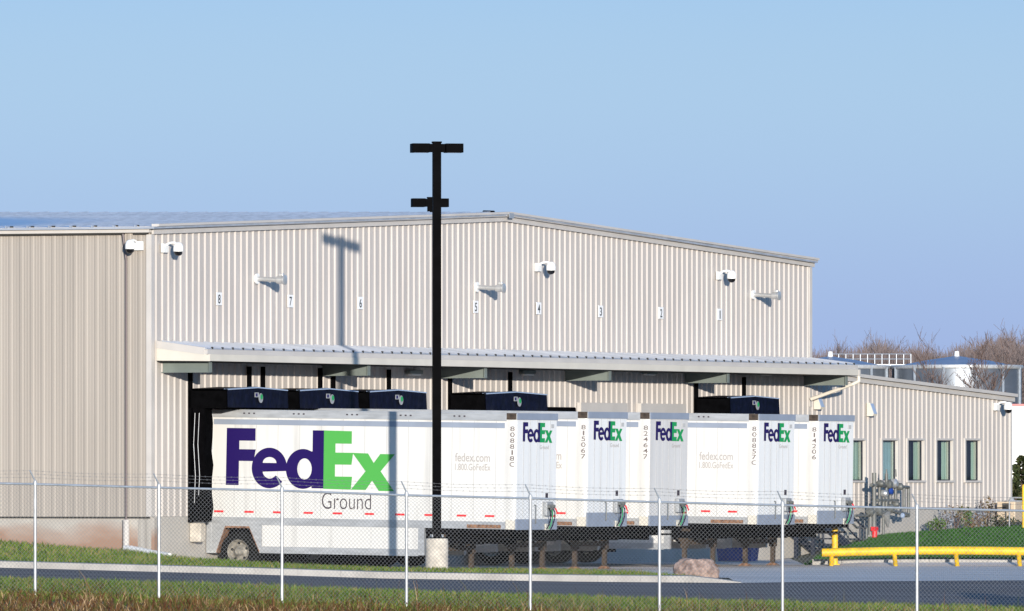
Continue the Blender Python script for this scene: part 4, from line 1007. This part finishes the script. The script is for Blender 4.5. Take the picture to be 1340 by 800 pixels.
for k in (.35, .68, .98):
    mb = MB()
    for (a, ea, _), (b, eb, _) in zip(tops[:-1], tops[1:]):
        p0 = a.lerp(ea, k) + Vector((0, 0, .04 * (1 - k))); p1 = b.lerp(eb, k) + Vector((0, 0, .04 * (1 - k))); n = 19
        prev = p0
        for i in range(1, n + 1):
            q = p0.lerp(p1, i / n); q.z -= .02 * math.sin(math.pi * i / n) * (1 + .4 * k); mb.cyl(prev, q, .0022, .0022, 4, False)
            if i < n:
                for s in (-1, 1): mb.cyl(q + Vector((-.012, 0, .016 * s)), q + Vector((.012, 0, -.016 * s)), .0016, .0016, 3, False)
            prev = q
    mb.build('barbed_wire', M['barb'], r)
# woven mesh: zig-zag wires
def fence_mesh():
    vs = []; fs = []
    x0, x1 = tops[0][0], tops[-1][0]; L = (x1 - x0).length; dirv = (x1 - x0); dirv.z = 0; dirv.normalize()
    tx = np.array([(p[0] - x0).dot(dirv) for p in tops]); tz = np.array([p[0].z - .03 for p in tops]); tg_ = np.array([p[2] + .03 for p in tops])
    ty = np.array([p[0].y for p in tops]); X0 = x0.x
    cell = .082; rad = .0037; slope = 1.0
    H = 2.6
    segs = []
    n = int((L + H) / cell) + 2
    for k in range(n):
        for sgn in (1, -1):
            s0 = -H + k * cell if sgn > 0 else k * cell
            # line: s = s0 + sgn*h, clip to 0..L, then to rail/ground
            hs = np.linspace(-.4, H - .4, 14)
            pts = []
            for h in hs:
                s = s0 + sgn * (h + .4)
                if s < 0 or s > L: continue
                zt_ = np.interp(s, tx, tz); zb2 = np.interp(s, tx, tg_)
                z = h + np.interp(s, tx, tg_) 
                z = min(max(z, zb2), zt_)
                pts.append((s, z))
            if len(pts) > 1: segs.append((pts[0], pts[-1], sgn) if False else (pts, sgn))
    for pts, sgn in segs:
        pr = None
        for s, z in pts:
            X = X0 + dirv.x * s; Yy = np.interp(s, tx, ty) + sgn * .003
            ring = [(X - rad, Yy, z), (X + rad * .6, Yy - rad, z), (X + rad * .6, Yy + rad, z)]
            b = len(vs); vs.extend(ring)
            if pr is not None:
                for q in range(3): fs.append((pr + q, pr + (q + 1) % 3, b + (q + 1) % 3, b + q))
            pr = b
    return raw_mesh('mesh', np.array(vs), fs, M['wire'], r)
fence_mesh()

# ------------------------------------------------------------------ grass
def blades(name, n, sampler, hfun, wid, m, lean=.45, tag_kind='stuff'):
    X, Y = sampler(n); Z = gz(X, Y) - .02
    n = len(X); h = hfun(X, Y); a = RNG.uniform(0, 2 * math.pi, n)
    w = wid * RNG.uniform(.6, 1.4, n); lx = RNG.normal(0, lean, n) * h; ly = RNG.normal(0, lean, n) * h
    cx, sy = np.cos(a) * w * .5, np.sin(a) * w * .5
    b0 = np.stack([X - cx, Y - sy, Z], 1); b1 = np.stack([X + cx, Y + sy, Z], 1)
    m0 = np.stack([X - cx * .7 + lx * .35, Y - sy * .7 + ly * .35, Z + h * .55], 1); m1 = np.stack([X + cx * .7 + lx * .35, Y + sy * .7 + ly * .35, Z + h * .55], 1)
    tp = np.stack([X + lx, Y + ly, Z + h * RNG.uniform(.8, 1.0, n)], 1)
    v = np.stack([b0, b1, m0, m1, tp], 1).reshape(-1, 3)
    i = np.arange(n) * 5
    f = [tuple(q) for q in np.stack([i, i + 1, i + 3, i + 2], 1).tolist()] + [tuple(q) for q in np.stack([i + 2, i + 3, i + 4], 1).tolist()]
    o = raw_mesh(name, v, f, m); return tag(o, kind=tag_kind)
def strip(x_lo, x_hi, y_lo, y_hi, mask=None, power=1.0):
    def s(n):
        Y = y_lo + (y_hi - y_lo) * RNG.random(n) ** power; X = RNG.uniform(x_lo, x_hi, n)
        if mask is not None:
            k = mask(X, Y); X, Y = X[k], Y[k]
        return X, Y
    return s
def clump(X, Y, sc): 
    return .5 + .5 * np.sin(X * 1.7 * sc + 1.3 * np.sin(Y * .9 * sc)) * np.cos(Y * .55 * sc + X * .6 * sc)
def rnd(n): return RNG.random(n)
def snoise(X, Y, sc, seed=0.0):
    return np.array([noise.noise(Vector((x * sc, y * sc * .45, seed))) for x, y in zip(X, Y)])
def keep(fn): 
    return lambda X, Y: fn(X, Y) > RNG.random(len(X))
tag(blades('verge_grass', 62000, strip(-13, 13, 198, 231.3, keep(lambda X, Y: np.clip((Y - 200) / 12 + .6 * snoise(X, Y, .8, 21), 0, 1))), lambda X, Y: .06 + .10 * rnd(len(X)) + .08 * np.clip(snoise(X, Y, 1.1, 3), 0, 1), .022, M['grass']), 'short green grass growing between the fence and the road', 'grass')
def dry_p(X, Y): return np.clip(.55 + (206 - Y) / 26 + .9 * snoise(X, Y, .55, 9) + .5 * snoise(X, Y, 1.9, 4), 0, 1)
tag(blades('tall_dry_grass', 46000, strip(-12.8, 12.8, 178, 222, keep(dry_p)), lambda X, Y: .07 + .16 * rnd(len(X)) ** 1.6 + .34 * np.clip(snoise(X, Y, .9, 17) + .05, 0, 1) * rnd(len(X)), .020, M['grass_dry'], .55), 'tall brown and green dry grass in front of the fence', 'grass')
def weed_mask(X, Y): return snoise(X, Y, 1.3, 31) > .30
tag(blades('weed_stalks', 2600, strip(-12.5, 12.5, 192, 220, weed_mask), lambda X, Y: .25 + .45 * rnd(len(X)) ** 2, .016, M['grass_dry'], .20), 'thin dry weed stalks along the foot of the fence', 'weeds')
def bank_mask(X, Y):
    d = np.stack([X - N8.x, Y - N8.y], 1); t = d @ np.array([W.x, W.y]); p = d @ np.array([U.x, U.y])
    ok = np.ones(len(X), bool)
    ok &= ~((t > -1.7) & (p > -.2) & (Y > 263.5)) | ((p > 9.6) & (Y < 264))
    ok &= ~((X > 4.4 - (Y - 250) * .12)); ok &= ~((Y > 262.5 + RNG.random(len(X))) & (X > -4.5))
    ok &= ~((p < 0) & (t > TC)) 
    return ok
tag(blades('bank_grass', 60000, strip(-16, 5, 250.4, 290, bank_mask, 1.3), lambda X, Y: .05 + .09 * rnd(len(X)) + .04 * clump(X, Y, 1.6), .022, M['grass']), 'green grass bank between the kerb and the trailers and along the side wall', 'grass')
def lawn_mask(X, Y):
    d = np.stack([X - N8.x, Y - N8.y], 1); p = d @ np.array([U.x, U.y]); return (p > .08) & (X > 8.0 + (Y - 293) * .06)
tag(blades('lawn', 45000, strip(8.0, 17.5, 292.8, 326, lawn_mask), lambda X, Y: .05 + .06 * rnd(len(X)), .022, M['lawn']), 'dark green lawn sloping up to the annex wall behind the yellow rail', 'lawn')

# ------------------------------------------------------------------ plants by the annex
def leafy(parent, name, c, rx, rz, n, size, m, seed):
    g = np.random.default_rng(seed); mb = MB()
    for _ in range(n):
        d = g.normal(size=3); d /= np.linalg.norm(d); k = g.random() ** .45
        p = Vector((c[0] + d[0] * k * rx, c[1] + d[1] * k * rx, c[2] + d[2] * k * rz)); 
        if p.z < .02: p.z = .02 + abs(p.z) * .3
        e = Vector(g.normal(size=3)).normalized(); q = e.cross(Vector(g.normal(size=3))).normalized(); s = size * (.5 + g.random())
        mb.add([p - q * s * .4, p + e * s, p + q * s * .4, p - e * s * .5], [(0, 1, 2, 3)])
    return mb.build(name, m, parent)
def plant(label, x, p, rx, h, n, m, seed, stems=5, cat='shrub', name='shrub', grp=None):
    t = twx(x, p); q = wall_pt(t, p); q.z = gz1(q.x, q.y) - .03
    r = thing(name, label, cat, q, 0, grp)
    g = np.random.default_rng(seed + 50); mb = MB()
    for i in range(stems):
        a = g.random() * 6.28; e = (rx * .6 * math.cos(a), rx * .6 * math.sin(a), h * (.6 + .4 * g.random())); mb.cyl((0, 0, 0), e, .012, .006, 5, False)
    mb.build('stems', M['bark'], r)
    leafy(r, 'foliage', (0, 0, h * .55), rx, h * .5, n, .055, m, seed)
plant('low dark green shrub against the annex foundation, leftmost of the plants', 1226, .8, .34, .42, 260, M['leaf'], 1)
plant('small silvery shrub against the annex, between two green ones', 1238, .7, .26, .75, 110, M['leaf_silver'], 2)
plant('reddish dry bush under the rightmost annex window', 1251, .7, .42, .80, 150, M['leaf_dry'], 3, 9)
plant('upright green shrub under the rightmost annex window', 1263, .8, .22, .72, 200, M['leaf'], 4)
plant('low reddish dry bush left of the tan cabinet', 1273, .9, .35, .42, 140, M['leaf_dry'], 5, 8)
plant('small silvery plant left of the tan cabinet', 1282, .8, .2, .72, 110, M['leaf_silver'], 6)
plant('brown and green bush touching the left side of the tan cabinet', 1291, .6, .34, .95, 300, M['leaf_dry'], 7, 9)
plant('dry bush in front of the tan cabinet plinth', 1313, 1.3, .5, .42, 240, M['leaf_dark'], 8)
# trees and shrubs just past the annex corner
def evergreen(label, x, Y, rx, h, n, seed):
    X = (x - CX) / F * Y; r = thing('evergreen_tree', label, 'tree', (X, Y, gz1(X, Y)))
    MB().cyl((0, 0, -.2), (0, 0, h * .8), .09, .03, 8).build('trunk', M['bark'], r)
    g = np.random.default_rng(seed); mb = MB()
    for _ in range(n):
        k = g.random(); z = h * (.08 + .92 * k); rr = rx * (1.05 - k) ** .7 * (.35 + .65 * g.random()) * (1 + .25 * math.sin(k * 17)); a = g.random() * 6.28
        p = Vector((rr * math.cos(a), rr * math.sin(a), z)); e = Vector((math.cos(a), math.sin(a), g.normal() * .4)).normalized(); q = e.cross(Vector(g.normal(size=3))).normalized(); s = .13 * (.5 + g.random())
        mb.add([p - q * s * .4, p + e * s, p + q * s * .4, p - e * s * .6], [(0, 1, 2, 3)])
    mb.build('crown', M['leaf_dark'], r)
evergreen('dark ragged evergreen beyond the right corner of the annex', 1337, 345, .62, 2.1, 900, 11)
evergreen('lower olive evergreen beyond the tan cabinet at the right edge', 1329, 338, .34, 1.25, 500, 12)
evergreen('wide dark roadside evergreen just past the right edge, shading the road', 1475, 224, 1.5, 2.1, 2600, 13)
X = (1352 - CX) / F * 420
r = thing('white_shed', 'plain white shed with a red roof edge far beyond the annex corner', 'shed', (X, 420, 1.0))
zt = zat(529, 420) - 1.0
MB().box(-2.6, 6, 0, 5, -1, zt - .08).build('wall', M['campaint'], r)
MB().box(-2.7, 6.1, -.1, 5.1, zt - .077, zt).build('roof_edge', M['red'], r)

# ------------------------------------------------------------------ storage tanks and bare trees far behind
def tank(label, xl, xr, y_edge, y_apex, Y, seed):
    X = ((xl + xr) / 2 - CX) / F * Y; R = (xr - xl) / 2 / F * Y
    r = thing('storage_tank', label, 'storage tank', (X, Y, 1.0), 0, 'galvanised storage tanks')
    ze = zat(y_edge, Y) - 1.0; za_ = zat(y_apex, Y) - 1.0
    MB().lathe([(R, -1), (R, ze)], (0, 0, 0), 'z', 64).build('shell', M['tank'], r, True)
    MB().lathe([(R * 1.02, ze - .12), (R * 1.03, ze), (R * 1.02, ze + .16), (R * .98, ze + .17)], (0, 0, 0), 'z', 64).build('rim_band', M['galv'], r, True)
    MB().lathe([(R * 1.0, ze + .02), (R * .5, ze + (za_ - ze) * .62), (.3, za_), (.0001, za_ + .02)], (0, 0, 0), 'z', 64).build('roof', M['tankroof'], r, True)
    mb = MB()
    for i in range(6):
        a = math.radians(200 + i * 28); mb.cyl((R * 1.015 * math.cos(a), R * 1.015 * math.sin(a), -1), (R * 1.015 * math.cos(a), R * 1.015 * math.sin(a), ze), .10, .10, 6)
    mb.build('stiffeners', M['rail_galv'], r)
    MB().cyl((0, 0, za_), (0, 0, za_ + .38), .20, .16, 12).build('roof_vent', M['campaint'], r)
    return r, R, ze
tank('galvanised round tank partly hidden behind the warehouse and canopy end', 1010, 1163, 481, 467, 800, 1)
tank('bright galvanised round tank behind the annex roof, with bare trees in front', 1167, 1337, 481, 466.5, 800, 2)
# catwalk between the tanks
Yc = 830; s = F / Yc
xc0, xc1 = 1088, 1192
r = thing('catwalk', 'pale steel catwalk railing above the two storage tanks', 'catwalk', ((1140 - CX) / F * Yc, Yc, 1.0))
def cp(x, y): q = img(x, y, Yc); return (q.x - r.location.x, 0, q.z - 1.0)
for y in (463.5, 470):
    MB().cyl(cp(xc0, y), cp(xc1, y), .035, .035, 6).build('rail', M['rail_galv'], r)
MB().box(cp(xc0, 478)[0], cp(xc1, 478)[0], -.4, .4, cp(0, 478.5)[2] - .1, cp(0, 477)[2]).build('deck', M['rail_galv'], r)
for x in np.linspace(xc0, xc1, 12): MB().cyl(cp(x, 477), cp(x, 463.5), .03, .03, 5).build('post', M['rail_galv'], r)
for x in (xc0 + 8, xc1 - 8): MB().cyl(cp(x, 478), (cp(x, 478)[0], 0, -1), .12, .12, 6).build('support', M['rail_galv'], r)

def bare_tree(label, x, Y, top_y, seed, spread, m, grp, fine=.022, depth=5, nbr=(1, 2)):
    g = random.Random(seed); X = (x - CX) / F * Y; H = zat(top_y, Y) - 1.0
    r = thing('bare_tree', label, 'tree', (X, Y, 1.0), 0, grp)
    tr = MB(); cr = MB()
    def grow(p, d, ln, rad, lev):
        seg = 3; q = p
        for i in range(seg):
            d2 = (d + Vector((g.gauss(0, .09), g.gauss(0, .09), g.gauss(.04, .05)))).normalized()
            e = q + d2 * (ln / seg); r0 = rad * (1 - .5 * i / seg); r1 = rad * (1 - .5 * (i + 1) / seg)
            (tr if lev == 0 else cr).cyl(q, e, max(r0, fine), max(r1, fine * .6), 6 if lev == 0 else 3, False)
            q, d = e, d2
            if lev < depth and not (lev == 0 and i == 0):
                for _ in range(g.choice(nbr)):
                    ax = Vector((g.gauss(0, 1), g.gauss(0, 1), 0)).normalized()
                    nd = (d2 + ax * spread * g.uniform(.55, 1.1) + Vector((0, 0, .15))).normalized()
                    grow(q, nd, ln * g.uniform(.50, .72), r1 * .62, lev + 1)
        if lev < 2: grow(q, d, ln * .8, rad * .5, lev + 1)
    grow(Vector((0, 0, -.5)), Vector((g.gauss(0, .05), 0, 1)).normalized(), H * .42, H * .016, 0)
    zmax = max(v[2] for v in cr.v); k = H / zmax
    tr.v = [(a * k, b * k, c * k) for a, b, c in tr.v]; cr.v = [(a * k, b * k, c * k) for a, b, c in cr.v]
    tr.build('trunk', m, r); cr.build('crown', m, r)
    return r
gA = 'bare trees in front of the tanks'; gB = 'bare trees behind the tanks'
bare_tree('sparse bare tree in front of the bright tank, left one of the nearer pair', 1213, 620, 424, 3, .75, M['bark'], gA, .015, 5, (1, 1, 2))
bare_tree('larger bare tree in front of the bright tank, right one of the nearer pair', 1254, 640, 415, 8, .80, M['bark'], gA, .015, 5, (1, 1, 2, 2))
FAR = [(1086, 430, 'bare purple-brown tree just right of the warehouse wall top, behind the left tank'), (1112, 446, 'low bare tree behind the left end of the catwalk'), (1148, 444, 'low bare tree behind the middle of the catwalk'), (1181, 428, 'rounded bare tree behind the catwalk right end'),
       (1226, 430, 'bare tree behind the left half of the bright tank'), (1272, 434, 'bare tree behind the right half of the bright tank'), (1305, 421, 'tall bare tree behind the right edge of the bright tank'), (1338, 417, 'tallest bare tree at the right edge of the photo')]
for i, (x, ty, lab) in enumerate(FAR):
    bare_tree(lab, x, 960 + 22 * (i % 3), ty, 20 + i, .62, M['bark2'], gB, .017, 5, (1, 1, 2, 2))
# hedge-like wood line far behind
mb = MB(); g = random.Random(4)
for i in range(15000):
    x = g.uniform(1050, 1420); Yq = g.uniform(1120, 1240); b = img(x, 0, Yq)
    yt = 454 - 5 * math.sin(x * .045) - 4 * math.sin(x * .11 + 1) - (10 if x > 1285 else 0) + g.gauss(0, 5)
    zt = zat(yt, Yq); ln = g.uniform(1.5, 5.0)
    p = Vector((b.x, Yq, zt - ln - 2.5 * g.random())); d = Vector((g.gauss(0, .22), g.gauss(0, .22), 1)).normalized(); mb.cyl(p, p + d * ln, .028, .010, 3, False)
for i in range(160):
    x = 1050 + i * 2.3; Yq = 1130 + 90 * g.random(); b = img(x, 0, Yq); mb.cyl((b.x, Yq, .5), (b.x + g.gauss(0, .4), Yq, zat(466, Yq)), .16, .05, 5, False)
tag(mb.build('distant_wood', M['bark2']), 'far off mass of bare undergrowth and saplings behind the tanks', 'wood', kind='stuff')
